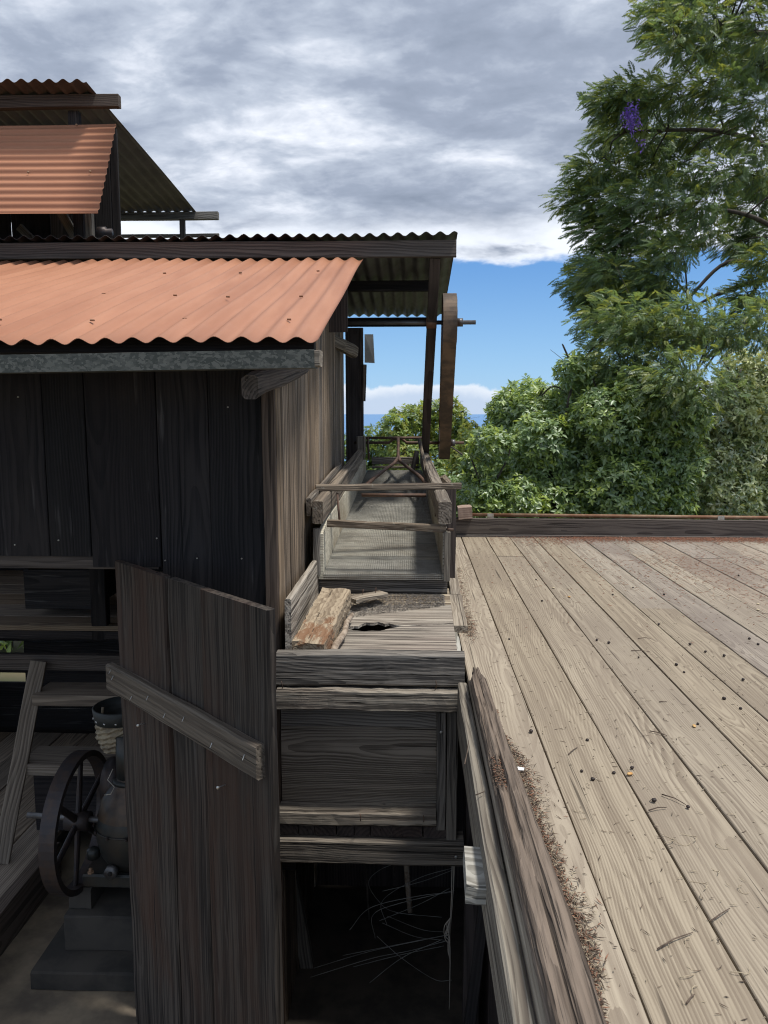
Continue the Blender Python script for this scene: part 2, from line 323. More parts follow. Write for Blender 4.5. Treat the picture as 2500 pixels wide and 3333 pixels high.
def plank(name, par, a, b, w, t, mat, up=(0, 0, 1), n=8, jit=0.0015, cham=0.003, taper=1.0, seed=None, sag=0.0):
    """a sawn timber from a to b (centre line); w across, t along `up`; edges worn and uneven"""
    mw, L = frame(a, b, up); r = random.Random(seed if seed is not None else rnd.random())
    V = []; c = min(cham, w * 0.3, t * 0.3)
    prof = [(-w/2+c, -t/2), (w/2-c, -t/2), (w/2, -t/2+c), (w/2, t/2-c), (w/2-c, t/2), (-w/2+c, t/2), (-w/2, t/2-c), (-w/2, -t/2+c)]
    dy = dz = 0.0
    for i in range(n + 1):
        f = i / n; k = 1 + (taper - 1) * f
        dy = 0.7 * dy + r.uniform(-1, 1) * jit; dz = 0.7 * dz + r.uniform(-1, 1) * jit * 0.7
        e = r.uniform(-1, 1) * jit if i in (0, n) else 0
        for (py, pz) in prof:
            V.append((f * L + e + r.uniform(-1, 1) * jit * 0.6, py * k + dy + r.uniform(-1, 1) * jit * 0.6, pz * k + dz + r.uniform(-1, 1) * jit * 0.6 - sag * 4 * f * (1 - f)))
    F = []
    for i in range(n):
        for j in range(8):
            p, q = i * 8 + j, i * 8 + (j + 1) % 8
            F.append((p, q, q + 8, p + 8))
    F.append(tuple(range(7, -1, -1))); F.append(tuple(range(n * 8, n * 8 + 8)))
    me = mesh_np(name, V, F, [mat])
    return add_mesh(name, me, mw, par)
def tube(name, par, pts, r, mat, seg=8, r2=None, smooth=True, wob=0.0):
    V, F = tube_vf(pts, r, seg, r2, wob); c = Vector(pts[0])
    V = np.array(V) - np.array(c)
    return add_mesh(name, mesh_np(name, V, F, [mat], smooth=smooth), Matrix.Translation(c), par)
def tube_vf(pts, r, seg=8, r2=None, wob=0.0, base=0):
    P = [Vector(p) for p in pts]; n = len(P); V = []; F = []
    prev = None
    for i, p in enumerate(P):
        d = (P[min(i + 1, n - 1)] - P[max(i - 1, 0)]).normalized()
        if prev is None:
            u = d.cross(Vector((0, 0, 1)) if abs(d.z) < 0.9 else Vector((0, 1, 0))).normalized()
        else:
            u = (prev - d * prev.dot(d)).normalized()
        prev = u; v = d.cross(u)
        rr = r if r2 is None else r + (r2 - r) * i / max(1, n - 1)
        if wob: rr *= 1 + rnd.uniform(-wob, wob)
        for k in range(seg):
            a = 2 * math.pi * k / seg
            V.append(tuple(p + u * (rr * math.cos(a)) + v * (rr * math.sin(a))))
    for i in range(n - 1):
        for k in range(seg):
            a = base + i * seg + k; b = base + i * seg + (k + 1) % seg
            F.append((a, b, b + seg, a + seg))
    F.append(tuple(base + k for k in range(seg - 1, -1, -1))); F.append(tuple(base + (n - 1) * seg + k for k in range(seg)))
    return V, F
def tubes_joined(name, par, lines, r, mat, seg=3):
    V, F = [], []
    for pts in lines:
        v, f = tube_vf(pts, r, seg, base=len(V)); V += v; F += f
    c = Vector(V[0]); V = np.array(V) - np.array(c)
    return add_mesh(name, mesh_np(name, V, F, [mat]), Matrix.Translation(c), par)
def lathe(name, par, loc, prof, mat, seg=24, axis='Z', smooth=True, sharp=False):
    V, F = [], []
    for (r, h) in prof:
        for k in range(seg):
            a = 2 * math.pi * k / seg; x, y = r * math.cos(a), r * math.sin(a)
            V.append((x, y, h) if axis == 'Z' else ((h, x, y) if axis == 'X' else (x, h, y)))
    n = len(prof)
    for i in range(n - 1):
        for k in range(seg):
            a, b = i * seg + k, i * seg + (k + 1) % seg
            F.append((a, b, b + seg, a + seg))
    F.append(tuple(range(seg - 1, -1, -1))); F.append(tuple((n - 1) * seg + k for k in range(seg)))
    me = mesh_np(name, V, F, [mat], smooth=smooth)
    return add_mesh(name, me, Matrix.Translation(Vector(loc)), par)
def raw(name, par, V, F, mat, smooth=False):
    c = Vector(V[0]); V = [Vector(v) - c for v in V]
    return add_mesh(name, mesh_np(name, V, F, [mat] if not isinstance(mat, list) else mat, smooth=smooth), Matrix.Translation(c), par)
def corrugated(name, par, o, u, v, width, length, pitch, amp, mat, thick=0.0014, ny=6, sag=0.003):
    """sheet from corner o: ribs counted along u, running along v"""
    u = Vector(u).normalized(); v = Vector(v).normalized(); nn = u.cross(v).normalized()
    mw = Matrix((u, v, nn)).transposed().to_4x4(); mw.translation = Vector(o)
    nx = int(width / pitch * 10); V = []; F = []
    for s in (0, 1):
        for j in range(ny + 1):
            for i in range(nx + 1):
                x = width * i / nx; y = length * j / ny
                z = amp * math.sin(2 * math.pi * x / pitch) + sag * math.sin(x * 2.1 + j) + sag * math.sin(x * 5.3 + y * 2)
                V.append((x, y, z - s * thick))
    o2 = (nx + 1) * (ny + 1)
    for j in range(ny):
        for i in range(nx):
            a = j * (nx + 1) + i
            F.append((a, a + 1, a + nx + 2, a + nx + 1)); F.append((o2 + a, o2 + a + nx + 1, o2 + a + nx + 2, o2 + a + 1))
    for j in range(ny):
        for i in (0, nx):
            a = j * (nx + 1) + i; F.append((a, a + nx + 1, o2 + a + nx + 1, o2 + a))
    for i in range(nx):
        for j in (0, ny):
            a = j * (nx + 1) + i; F.append((a, a + 1, o2 + a + 1, o2 + a))
    return add_mesh(name, mesh_np(name, V, F, [mat], smooth=True), mw, par)

# ------------------------------------------------------------------ setting: terrain, sea, mill floor
def terrain():
    ys = [-60, -20, -4, 6.8, 8, 11, 16, 25, 45, 90, 200, 500, 1200, 3000, 3600]
    xs = [-3000, -800, -200, -60, -20, -8, -3, 0, 3, 8, 20, 60, 200, 800, 3000]
    V = []; F = []
    for y in ys:
        for x in xs:
            z = -1.75 if y < 7 else -1.75 - (y - 7) * 0.103
            if y >= 11 and y < 2000: z += 0.5 * math.sin(x * 0.31 + y * 0.2)
            V.append((x, y, z))
    n = len(xs)
    for j in range(len(ys) - 1):
        for i in range(n - 1):
            a = j * n + i; F.append((a, a + 1, a + n + 1, a + n))
    return tag(raw('terrain', None, V, F, M['ground']), kind='structure')
terrain()
tag(raw('sea', None, [(-90000, 2400, -300), (90000, 2400, -300), (90000, 120000, -300), (-90000, 120000, -300)], [(0, 1, 2, 3)], M['sea']), kind='structure')
def mill_floor():
    V = []; F = []; nx, ny = 40, 40
    for s in range(ny + 1):
        for i in range(nx + 1):
            V.append((-6 + 5.42 * i / nx, -1.5 + 8.0 * s / ny, -1.615 + rnd.uniform(-0.004, 0.004)))
    for s in range(ny):
        for i in range(nx):
            a = s * (nx + 1) + i; F.append((a, a + 1, a + nx + 2, a + nx + 1))
    return tag(raw('mill_floor', None, V, F, M['concrete'], smooth=True), kind='structure')
mill_floor()
tag(raw('shade_floor', None, [(-0.58 + 5.6 * (i % 9) / 8, -1.5 + 8.0 * (i // 9) / 8, -1.618 + rnd.uniform(-.01, .01)) for i in range(81)], [(a, a + 1, a + 10, a + 9) for j in range(8) for a in range(j * 9, j * 9 + 8)], M['floor_shade']), kind='structure')  # rest of the floor, coloured dark to put shade under bin and deck

# ------------------------------------------------------------------ drying deck
deck = root('drying_deck', (1.5, 2.5, 0), kind='structure')
x = 0.213; widths = [0.185, 0.197, 0.190, 0.193]
i = 0; rr = random.Random(3)
while x < 4.3:
    w = widths[i] if i < 4 else 0.192 + rr.uniform(-0.006, 0.006)
    gap = 0.0045 + rr.uniform(0, 0.003)
    cuts = [-1.6, 6.2] if i in (0, 1, 3, 4) else [-1.6, {2: 5.32, 5: 3.9, 6: 2.2}.get(i, rr.uniform(0.5, 5.8)), 6.2]
    for c0, c1 in zip(cuts[:-1], cuts[1:]):
        zz = -0.016 + rr.uniform(-0.002, 0.002)
        plank('board', deck, (x + w / 2, c0 + (0.002 if c0 > 0 else 0), zz), (x + w / 2 + rr.uniform(-0.001, 0.001), c1 - 0.002, zz), w - gap, 0.032, M['deck'] if i < 6 or (i % 5 == 2) else M['deck2'], n=18, jit=0.0011, cham=0.002, seed=i * 7 + c0)
    x += w; i += 1
# joists and posts that carry the deck
for k, y in enumerate((-0.9, 0.4, 1.45, 3.35, 4.6, 5.9)):
    plank('joist', deck, (0.27, y, -0.105), (4.2, y, -0.105), 0.05, 0.14, M['shed'], n=3)
plank('joist', deck, (0.262, 2.3, -0.105), (4.2, 2.3, -0.105), 0.05, 0.14, M['shed'], n=3)
for y in (0.5, 3.02, 5.7):
    plank('deck_post', deck, (0.262, y, -1.63), (0.262, y, -0.18), 0.07, 0.07, M['post'], up=(0, -1, 0), n=5)
    plank('deck_post', deck, (3.0, y, -1.63), (3.0, y, -0.18), 0.09, 0.09, M['post'], up=(0, -1, 0), n=5)
plank('brace', deck, (0.235, 2.86, -1.63), (0.31, 2.92, -0.9), 0.045, 0.03, M['shed'], up=(0, -1, 0))
# rim boards on the deck's edge
plank('rim_board', deck, (0.194, 2.82, -0.108), (0.192, -0.6, -0.108), 0.18, 0.038, M['grey'], up=(1, 0, 0), n=26, jit=0.0014, cham=0.006, seed=5)
plank('rim_board', deck, (0.199, 3.72, -0.03), (0.196, 2.95, -0.025), 0.028, 0.06, M['silver'], up=(0, 0, 1), n=12, jit=0.002, seed=8)
for k in range(9):
    y0 = 0.4 + 0.62 * k
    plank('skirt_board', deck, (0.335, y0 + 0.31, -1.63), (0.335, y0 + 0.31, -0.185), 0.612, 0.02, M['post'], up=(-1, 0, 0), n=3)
plank('joist_end', deck, (0.24, 1.72, -0.105), (0.130, 1.725, -0.102), 0.17, 0.045, M['silver'], up=(0, 0, 1), n=4, jit=0.004, cham=0.004, seed=9)
plank('sill_board', deck, (0.232, 4.02, 0.018), (0.222, 3.42, 0.016), 0.07, 0.035, M['pale'], n=6, jit=0.002, seed=10)
plank('sill_board', deck, (0.262, 5.15, 0.014), (0.236, 4.05, 0.014), 0.055, 0.03, M['pale'], n=6, jit=0.002, seed=12)

# ------------------------------------------------------------------ mill shed
WX = -0.53                      # side wall plane
WY = 3.0                        # front wall plane
shed = root('mill_shed', (-1.9, 4.5, -1.5), 'weathered dark plank mill shed with red corrugated roofs on the left', 'shed')
def awn(y): return 1.232 + (y - 2.5) * 0.2987
# side wall boards
y = WY; rw = random.Random(21)
while y < 5.93:
    w = min(rw.uniform(0.10, 0.24), 5.95 - y)
    if w < 0.03: break
    top = min(awn(y) - 0.045, 1.86)
    plank('wall_board', shed, (WX - 0.012 + rw.uniform(-0.006, 0.006), y + w / 2, -1.63), (WX - 0.012 + rw.uniform(-0.003, 0.003), y + w / 2, top), w - 0.004, 0.024, M['wall'], up=(1, 0, 0), n=14, jit=0.0013, cham=0.003, seed=int(y * 1000))
    y += w
plank('corner_board', shed, (WX - 0.028, WY - 0.014, -1.63), (WX - 0.028, WY - 0.014, 1.33), 0.052, 0.022, M['beam'], up=(0, -1, 0), n=12)
# front wall boards
xs = [-3.4, -3.12, -2.9, -2.66, -2.4, -2.17, -1.9, -1.70, -1.459, -1.291, -1.006, -0.80, -0.556]
for k, (a, b2) in enumerate(zip(xs[:-1], xs[1:])):
    gp = 0.004
    lowz = 0.425 if b2 < -1.1 else (0.38 if b2 < -1.0 else -1.5)
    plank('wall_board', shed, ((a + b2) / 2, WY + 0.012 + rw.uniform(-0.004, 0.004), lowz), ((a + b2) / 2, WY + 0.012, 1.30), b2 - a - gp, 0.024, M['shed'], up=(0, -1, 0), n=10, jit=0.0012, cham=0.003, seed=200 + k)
for (xx, zz) in ((-1.60, 0.47), (-1.42, 0.49), (-1.02, 0.50), (-0.86, 0.42), (-0.68, 0.42), (-0.99, 0.41), (-1.55, 1.06), (-0.72, 1.02)):
    lathe('nail', shed, (xx, WY - 0.004, zz), [(0.001, -0.002), (0.0035, -0.001), (0.0035, 0.003)], M['clip'], seg=8, axis='Y')
plank('header', shed, (-3.4, WY + 0.035, 0.398), (-1.02, WY + 0.035, 0.398), 0.055, 0.05, M['beam'], up=(0, -1, 0), n=10)
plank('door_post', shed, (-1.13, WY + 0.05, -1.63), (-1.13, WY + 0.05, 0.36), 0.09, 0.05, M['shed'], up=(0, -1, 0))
# unseen walls closing the room; left one cut short to let skylight in
for k in range(4, 6):
    plank('wall_board', shed, (-3.42, 3.1 + 0.45 * k + 0.2, -1.63), (-3.42, 3.1 + 0.45 * k + 0.2, 1.5), 0.446, 0.024, M['shed'], up=(1, 0, 0), n=3)
zb = -1.5
for k, (z0, z1) in enumerate([(-1.5, -1.28), (-1.275, -1.07)]):
    plank('back_board', shed, (-3.4, 5.62, (z0 + z1) / 2), (-0.56, 5.62, (z0 + z1) / 2), z1 - z0, 0.024, M['shed'], up=(0, -1, 0), n=4)
plank('back_board', shed, (-3.4, 5.62, -0.915), (-0.56, 5.62, -0.915), 0.155, 0.024, M['shed'], up=(0, -1, 0), n=4)
for (x0, z0, z1) in ((-2.975, -1.07, -0.99), (-2.975, -0.835, -0.745)):
    plank('back_board', shed, (x0, 5.62, (z0 + z1) / 2), (-0.56, 5.62, (z0 + z1) / 2), z1 - z0, 0.024, M['shed'], up=(0, -1, 0), n=4)
z0 = -0.742
while z0 < 1.9:
    plank('back_board', shed, (-3.4, 5.62, z0 + 0.13), (-0.56, 5.62, z0 + 0.13), 0.257, 0.024, M['shed'], up=(0, -1, 0), n=4); z0 += 0.26
plank('wall_stud', shed, (-0.62, 4.5, -1.63), (-0.62, 4.5, 1.7), 0.06, 0.06, M['shed'], up=(0, -1, 0))
# far return of the side wall beyond the doorway
for k, xx in enumerate((-0.86, -0.70, -0.52)):
    plank('return_board', shed, (xx, 6.93, -0.8), (xx, 6.93, 1.74), 0.156, 0.024, M['post'], up=(0, -1, 0), n=4, seed=300 + k)
plank('jamb', shed, (-0.455, 6.95, -0.8), (-0.455, 6.95, 1.74), 0.03, 0.07, M['beam'], up=(0, -1, 0), n=4)
plank('wall_board', shed, (-0.95, 6.3, -1.63), (-0.95, 6.3, 1.8), 0.6, 0.024, M['post'], up=(1, 0, 0), n=3)
plank('wall_board', shed, (-0.95, 6.8, -1.63), (-0.95, 6.8, 1.8), 0.36, 0.024, M['post'], up=(1, 0, 0), n=3)
raw('zinc_flap', shed, [(-0.445, 7.2, 1.712), (-0.365, 7.21, 1.712), (-0.352, 7.2, 1.45), (-0.445, 7.2, 1.455), (-0.445, 7.204, 1.712), (-0.365, 7.214, 1.712), (-0.352, 7.204, 1.45), (-0.445, 7.204, 1.455)],
    [(0, 3, 2, 1), (4, 5, 6, 7), (0, 1, 5, 4), (1, 2, 6, 5), (2, 3, 7, 6), (3, 0, 4, 7)], M['sheetgrey'])
plank('batten_board', shed, (-0.435, 6.9, 1.10), (-0.425, 6.9, 1.42), 0.03, 0.02, M['wall'], up=(0, -1, 0), n=4)
# projecting timbers under the eave
plank('rafter_end', shed, (-0.535, 2.52, 1.085), (-0.488, 3.42, 1.205), 0.055, 0.078, M['beam'], up=(0, 0, 1), n=10, jit=0.004, cham=0.012, seed=31)
plank('rafter_end', shed, (-0.60, 5.2, 1.50), (-0.42, 5.62, 1.43), 0.06, 0.085, M['grey'], up=(0, 0, 1), n=8, jit=0.004, cham=0.014, seed=32)
# roof over the front bay
sl = Vector((0, 2.3, 0.687)).normalized()
aw = corrugated('roof_sheet', shed, (-3.42, 2.5, 1.232), (1, 0, 0), sl, 3.42 - 0.303, 2.42, 0.089, 0.0098, M['red'], ny=10)
aw['label'] = 'bright salmon red corrugated roof over the front bay'
rs = random.Random(9)
for (xx, yy) in [(-1.02, 3.35), (-0.78, 3.3), (-0.47, 3.3), (-1.15, 2.78), (-0.82, 2.8), (-0.44, 2.78), (-1.35, 3.4), (-1.5, 2.8), (-1.3, 4.1), (-0.9, 4.1), (-0.5, 4.15)]:
    zz = awn(yy) + 0.012
    plank('roof_screw', aw, (xx - 0.007, yy, zz), (xx + 0.007, yy, zz), 0.012, 0.006, M['rust'], n=1, jit=0.0005)
for yy in (2.62, 3.3, 4.1):
    plank('purlin', shed, (-3.4, yy, awn(yy) - 0.045), (-0.40 if yy > 2.7 else -0.33, yy, awn(yy) - 0.045), 0.045, 0.05, M['shed'], n=6)
def gutter():
    L = 3.4 - 0.30; a = Vector((-3.4, 2.455, 1.093)); b = Vector((-0.305, 2.455, 1.138)); mw, L = frame(a, b, (0, 0, 1))
    pr = [(-0.036, 0.056), (-0.04, 0.056), (-0.04, 0.0), (0.04, 0.0), (0.04, 0.052), (0.037, 0.052), (0.037, 0.003), (-0.037, 0.003)]
    V = []; F = []; n = 10
    for i in range(n + 1):
        for (yy, zz) in pr: V.append((L * i / n, yy + rnd.uniform(-.0007, .0007), zz + rnd.uniform(-.0007, .0007)))
    for i in range(n):
        for j in range(8):
            p, q = i * 8 + j, i * 8 + (j + 1) % 8; F.append((p, q, q + 8, p + 8))
    F.append(tuple(range(7, -1, -1))); F.append(tuple(range(n * 8, n * 8 + 8)))
    g = add_mesh('gutter', mesh_np('gutter', V, F, [M['gutter']]), mw, shed)
    plank('gutter_plug', g, (-0.318, 2.455, 1.166), (-0.290, 2.455, 1.166), 0.074, 0.05, M['pale'], n=2, jit=0.002)
    return g
gutter()
# lower roof of the rear bay with its fascia
u2 = Vector((0, 2.13, -0.215)).normalized()
r2 = corrugated('roof_sheet', shed, (-3.6, 4.80, 2.062), (1, 0, 0), u2, 3.6 + 0.266, 2.15, 0.085, 0.0115, M['greyunder'], ny=6)
r2['label'] = 'grey corrugated roof of the rear bay seen from below'
plank('fascia', shed, (-3.6, 4.86, 1.990), (0.262, 4.86, 1.990), 0.098, 0.04, M['beam'], up=(0, -1, 0), n=14, jit=0.0015, cham=0.004, seed=41)
plank('purlin', shed, (-3.3, 5.72, 1.905), (0.115, 5.72, 1.905), 0.05, 0.075, M['shed'], n=6)
plank('purlin', shed, (-3.3, 6.88, 1.782), (0.118, 6.88, 1.782), 0.05, 0.075, M['shed'], n=6)
for xx in (-3.2, -2.4, -1.6, -0.8):
    plank('clerestory_board', shed, (xx, 4.93, 1.5), (xx, 4.93, 1.95), 0.78, 0.024, M['post'], up=(0, -1, 0), n=3)
# the roof monitor on top
u3 = Vector((0, 2.37, -0.176)).normalized()
r3 = corrugated('roof_sheet', shed, (-4.0, 4.835, 2.980), (1, 0, 0), u3, 4.0 - 1.967, 2.38, 0.085, 0.0115, M['redunder'], ny=5)
r3['label'] = 'brown corrugated roof of the small monitor'
plank('beam', shed, (-3.9, 5.0, 2.918), (-1.83, 5.0, 2.918), 0.075, 0.05, M['beam'], up=(0, -1, 0), n=8, seed=51)
plank('beam', shed, (-3.9, 7.2, 2.768), (-1.77, 7.2, 2.768), 0.068, 0.05, M['grey'], up=(0, -1, 0), n=8, seed=52)
plank('monitor_post', shed, (-2.144, 5.06, 2.0), (-2.144, 5.06, 2.88), 0.068, 0.05, M['shed'], up=(0, -1, 0))
plank('monitor_post', shed, (-2.09, 5.08, 2.0), (-2.095, 5.08, 2.6), 0.05, 0.04, M['grey'], up=(0, -1, 0))
plank('monitor_post', shed, (-2.10, 7.2, 1.8), (-2.10, 7.2, 2.735), 0.045, 0.045, M['beam'], up=(0, -1, 0))
plank('rail_board', shed, (-3.0, 7.25, 2.61), (-1.78, 7.25, 2.61), 0.03, 0.03, M['grey'], up=(0, -1, 0))
u4 = Vector((0, -0.35, -0.619)).normalized()
fl = corrugated('wall_flap', shed, (-1.858, 5.0, 2.784), u4, (-1, 0, 0), 0.713, 1.9, 0.0548, 0.0065, M['red'], ny=8, sag=0.002)
fl['label'] = 'red corrugated flap hung over the monitor opening'
for (xx, zz) in ((-2.1, 2.775), (-2.33, 2.44), (-1.95, 2.44)):
    yy = 5.0 - (2.784 - zz) * 0.565
    lathe('screw', fl, (xx, yy - 0.016, zz), [(0.001, -0.006), (0.007, -0.004), (0.007, 0.004)], M['rust'], seg=8, axis='Y')
xx = -3.9; k = 0
while xx < -1.99:
    w = rw.uniform(0.09, 0.16)
    w = min(w, -1.965 - xx)
    plank('monitor_board', shed, (xx + w / 2, 5.30 + rw.uniform(-.008, .008), 1.98), (xx + w / 2, 5.30, 2.86), w - 0.004, 0.02, M['shed'] if k % 4 else M['beam'], up=(0, -1, 0), n=5); xx += w; k += 1
plank('monitor_brace', shed, (-2.15, 5.14, 2.03), (-2.45, 5.16, 2.55), 0.06, 0.03, M['grey'], up=(0, -1, 0))
plank('monitor_brace', shed, (-2.42, 5.2, 2.03), (-2.62, 5.22, 2.22), 0.05, 0.03, M['grey'], up=(0, -1, 0))
lathe('pulley_hub', shed, (-1.965, 4.98, 2.13), [(0.02, -0.035), (0.034, -0.03), (0.034, 0.02), (0.022, 0.025), (0.022, 0.06)], M['iron'], seg=16, axis='X')

# --- the open plank door
H0 = Vector((-1.177, 2.985, 0)); dd = Vector((-0.407 + 1.177, 2.221 - 2.985, 0)); DL = dd.length; dn = dd.normalized(); dfront = Vector((dn.y, -dn.x, 0))
if dfront.y > 0: dfront = -dfront
def dp(s, z, o=0.0): return H0 + dn * (s * DL) + dfront * o + Vector((0, 0, z))
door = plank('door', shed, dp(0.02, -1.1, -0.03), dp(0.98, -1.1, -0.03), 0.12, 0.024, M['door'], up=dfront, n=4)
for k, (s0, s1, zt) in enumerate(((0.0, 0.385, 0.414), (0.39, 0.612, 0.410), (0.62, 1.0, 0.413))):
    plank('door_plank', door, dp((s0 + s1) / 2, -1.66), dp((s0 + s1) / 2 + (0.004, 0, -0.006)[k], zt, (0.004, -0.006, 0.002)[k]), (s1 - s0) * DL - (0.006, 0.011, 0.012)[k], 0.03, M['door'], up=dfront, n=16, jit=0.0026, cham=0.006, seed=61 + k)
plank('door_batten', door, dp(-0.045, -0.072, 0.032), dp(0.96, -0.066, 0.032), 0.112, 0.036, M['batten'], up=dfront, n=12, jit=0.0018, cham=0.007, seed=66)
for (s, z) in ((0.0, -0.03), (0.02, -0.05), (0.17, -0.09), (0.3, -0.05), (0.42, -0.08), (0.55, -0.05), (0.9, -0.06), (0.72, -0.085)):
    plank('nail', door, dp(s, z, 0.05), dp(s + 0.006, z - 0.012, 0.062), 0.003, 0.003, M['nail'], n=1, jit=0)
for (s, z) in ((0.2, -0.2), (0.74, -0.235)):
    plank('nail', door, dp(s, z, 0.014), dp(s + 0.005, z + 0.004, 0.045), 0.004, 0.004, M['nail'], n=1, jit=0)
    lathe('nail', door, tuple(dp(s - 0.002, z - 0.002, 0.045)), [(0.001, -0.001), (0.006, 0), (0.006, 0.002)], M['nail'], seg=8, axis='Y')

# ------------------------------------------------------------------ timber bin between wall and deck
bin_ = root('timber_bin', (-0.17, 3.2, -0.8), 'old timber bin of grey boards wedged between shed wall and deck', 'bin')
plank('beam', bin_, (-0.525, 2.90, 0.006), (0.206, 2.90, 0.010), 0.13, 0.062, M['bin'], up=(0, -1, 0), n=18, jit=0.0016, cham=0.007, seed=71)['label'] = 'thick grey top beam of the bin'
plank('beam', bin_, (-0.525, 2.888, -0.107), (0.214, 2.885, -0.105), 0.082, 0.088, M['fibrous'], up=(0, -1, 0), n=22, jit=0.0022, cham=0.006, seed=72)['label'] = 'split fibrous lower beam of the bin'
plank('panel_board', bin_, (-0.525, 2.965, -0.205), (0.12, 2.965, -0.205), 0.105, 0.024, M['panel'], up=(0, -1, 0), n=8, seed=73)
plank('panel_board', bin_, (-0.525, 2.965, -0.462), (0.12, 2.965, -0.462), 0.405, 0.024, M['panel'], up=(0, -1, 0), n=12, seed=74)
plank('upright', bin_, (0.120, 2.918, -0.655), (0.118, 2.918, -0.166), 0.035, 0.066, M['bin'], up=(0, -1, 0), n=6, seed=75)
plank('upright', bin_, (0.162, 2.93, -0.70), (0.160, 2.93, -0.166), 0.042, 0.08, M['bin'], up=(0, -1, 0), n=6, seed=76)
plank('ledge', bin_, (-0.53, 2.92, -0.614), (0.102, 2.92, -0.610), 0.062, 0.085, M['fibrous'], up=(0, -1, 0), n=18, jit=0.0022, cham=0.008, seed=77)
xx = -0.53; rb = random.Random(4)
while xx < 0.13:
    w = min(rb.uniform(0.06, 0.13), 0.152 - xx)
    plank('floor_slat', bin_, (xx + w / 2, 2.895, -0.670), (xx + w / 2, 3.9, -0.670), w - 0.003, 0.046, M['post'], n=4, seed=int(xx * 999)); xx += w
plank('sill_beam', bin_, (-0.54, 2.915, -0.748), (0.212, 2.915, -0.750), 0.103, 0.10, M['bin'], up=(0, -1, 0), n=16, jit=0.0014, cham=0.008, seed=79)
plank('sill_stub', bin_, (-0.53, 2.97, -0.84), (-0.47, 2.97, -0.84), 0.08, 0.06, M['shed'], up=(0, -1, 0), n=2)
for (xx, zz, yy) in ((0.118, -0.245, 2.883), (0.18, -0.755, 2.862)):
    lathe('nail', bin_, (xx, yy, zz), [(0.001, -0.003), (0.006, -0.002), (0.006, 0.003)], M['nail'], seg=8, axis='Y')
for (xx, zz) in ((-0.503, -0.045), (0.094, -0.035), (0.04, -0.09), (-0.2, -0.585), (0.05, -0.585)):
    tube('nail', bin_, [(xx, 2.872, zz - 0.03), (xx + 0.003, 2.855, zz - 0.01), (xx, 2.85, zz + 0.012)], 0.0018, M['rod'], seg=5)
def fz(y): return -0.012 + (y - 2.9) * 0.122
def floor_plank(pts_near, pts_far, mat, name, seed):
    """floor plank running across the bin with ragged long edges; pts are (x, y) polylines left to right"""
    r = random.Random(seed); V = []; n = len(pts_near); th = 0.03
    for (px, py) in pts_near: V.append((px, py, fz(py) + r.uniform(-.0003, .0003)))
    for (px, py) in pts_far: V.append((px, py, fz(py) + r.uniform(-.0003, .0003)))
    th = 0.012; m = len(V); V += [(a, b, c - th) for a, b, c in V]
    F = []
    for i in range(n - 1):
        F.append((i, i + 1, n + i + 1, n + i)); F.append((m + i, m + n + i, m + n + i + 1, m + i + 1))
        F.append((i, m + i, m + i + 1, i + 1)); F.append((n + i, n + i + 1, m + n + i + 1, m + n + i))
    F.append((0, n, m + n, m)); F.append((n - 1, m + n - 1, m + 2 * n - 1, 2 * n - 1))
    return raw(name, bin_, V, F, mat)
def ragged(x0, x1, y, amp, n, seed, tilt=0.0):
    r = random.Random(seed); return [(x0 + (x1 - x0) * i / n, y + tilt * i / n + r.uniform(-amp, amp)) for i in range(n + 1)]
far = []; near = []
rg = random.Random(2)
for i in range(41):
    px = -0.50 + 0.69 * i / 40; seam = 3.30 + 0.10 * (i / 40)
    hole = 0.085 * max(0, 1 - abs((px + 0.17) / 0.13) ** 1.5) if abs(px + 0.17) < 0.13 else 0
    near.append((px, seam - hole * (0.30 + 0.22 * rg.random()) - 0.003 + rg.uniform(-.003, .003))); far.append((px, seam + hole * (0.25 + 0.55 * rg.random()) + 0.003 + rg.uniform(-.003, .003)))
floor_plank(ragged(-0.50, 0.19, 2.92, 0.001, 40, 3), near, M['fibrous'], 'floor_plank', 4)
floor_plank(far, ragged(-0.50, 0.19, 3.60, 0.001, 40, 5, 0.03), M['pale'], 'floor_plank', 6)
floor_plank(ragged(-0.50, 0.19, 3.606, 0.001, 10, 3, 0.03), ragged(-0.50, 0.19, 3.86, 0.001, 10, 5), M['pale'], 'floor_plank', 7)
plank('side_board', bin_, (-0.488, 2.935, 0.148), (-0.482, 3.92, 0.145), 0.25, 0.026, M['pale'], up=(1, 0, 0), n=12, jit=0.0015, cham=0.006, seed=83)
plank('side_board', bin_, (-0.455, 2.94, 0.03), (-0.452, 3.3, 0.05), 0.09, 0.03, M['pale'], up=(1, 0, 0), n=6, jit=0.002, seed=84)

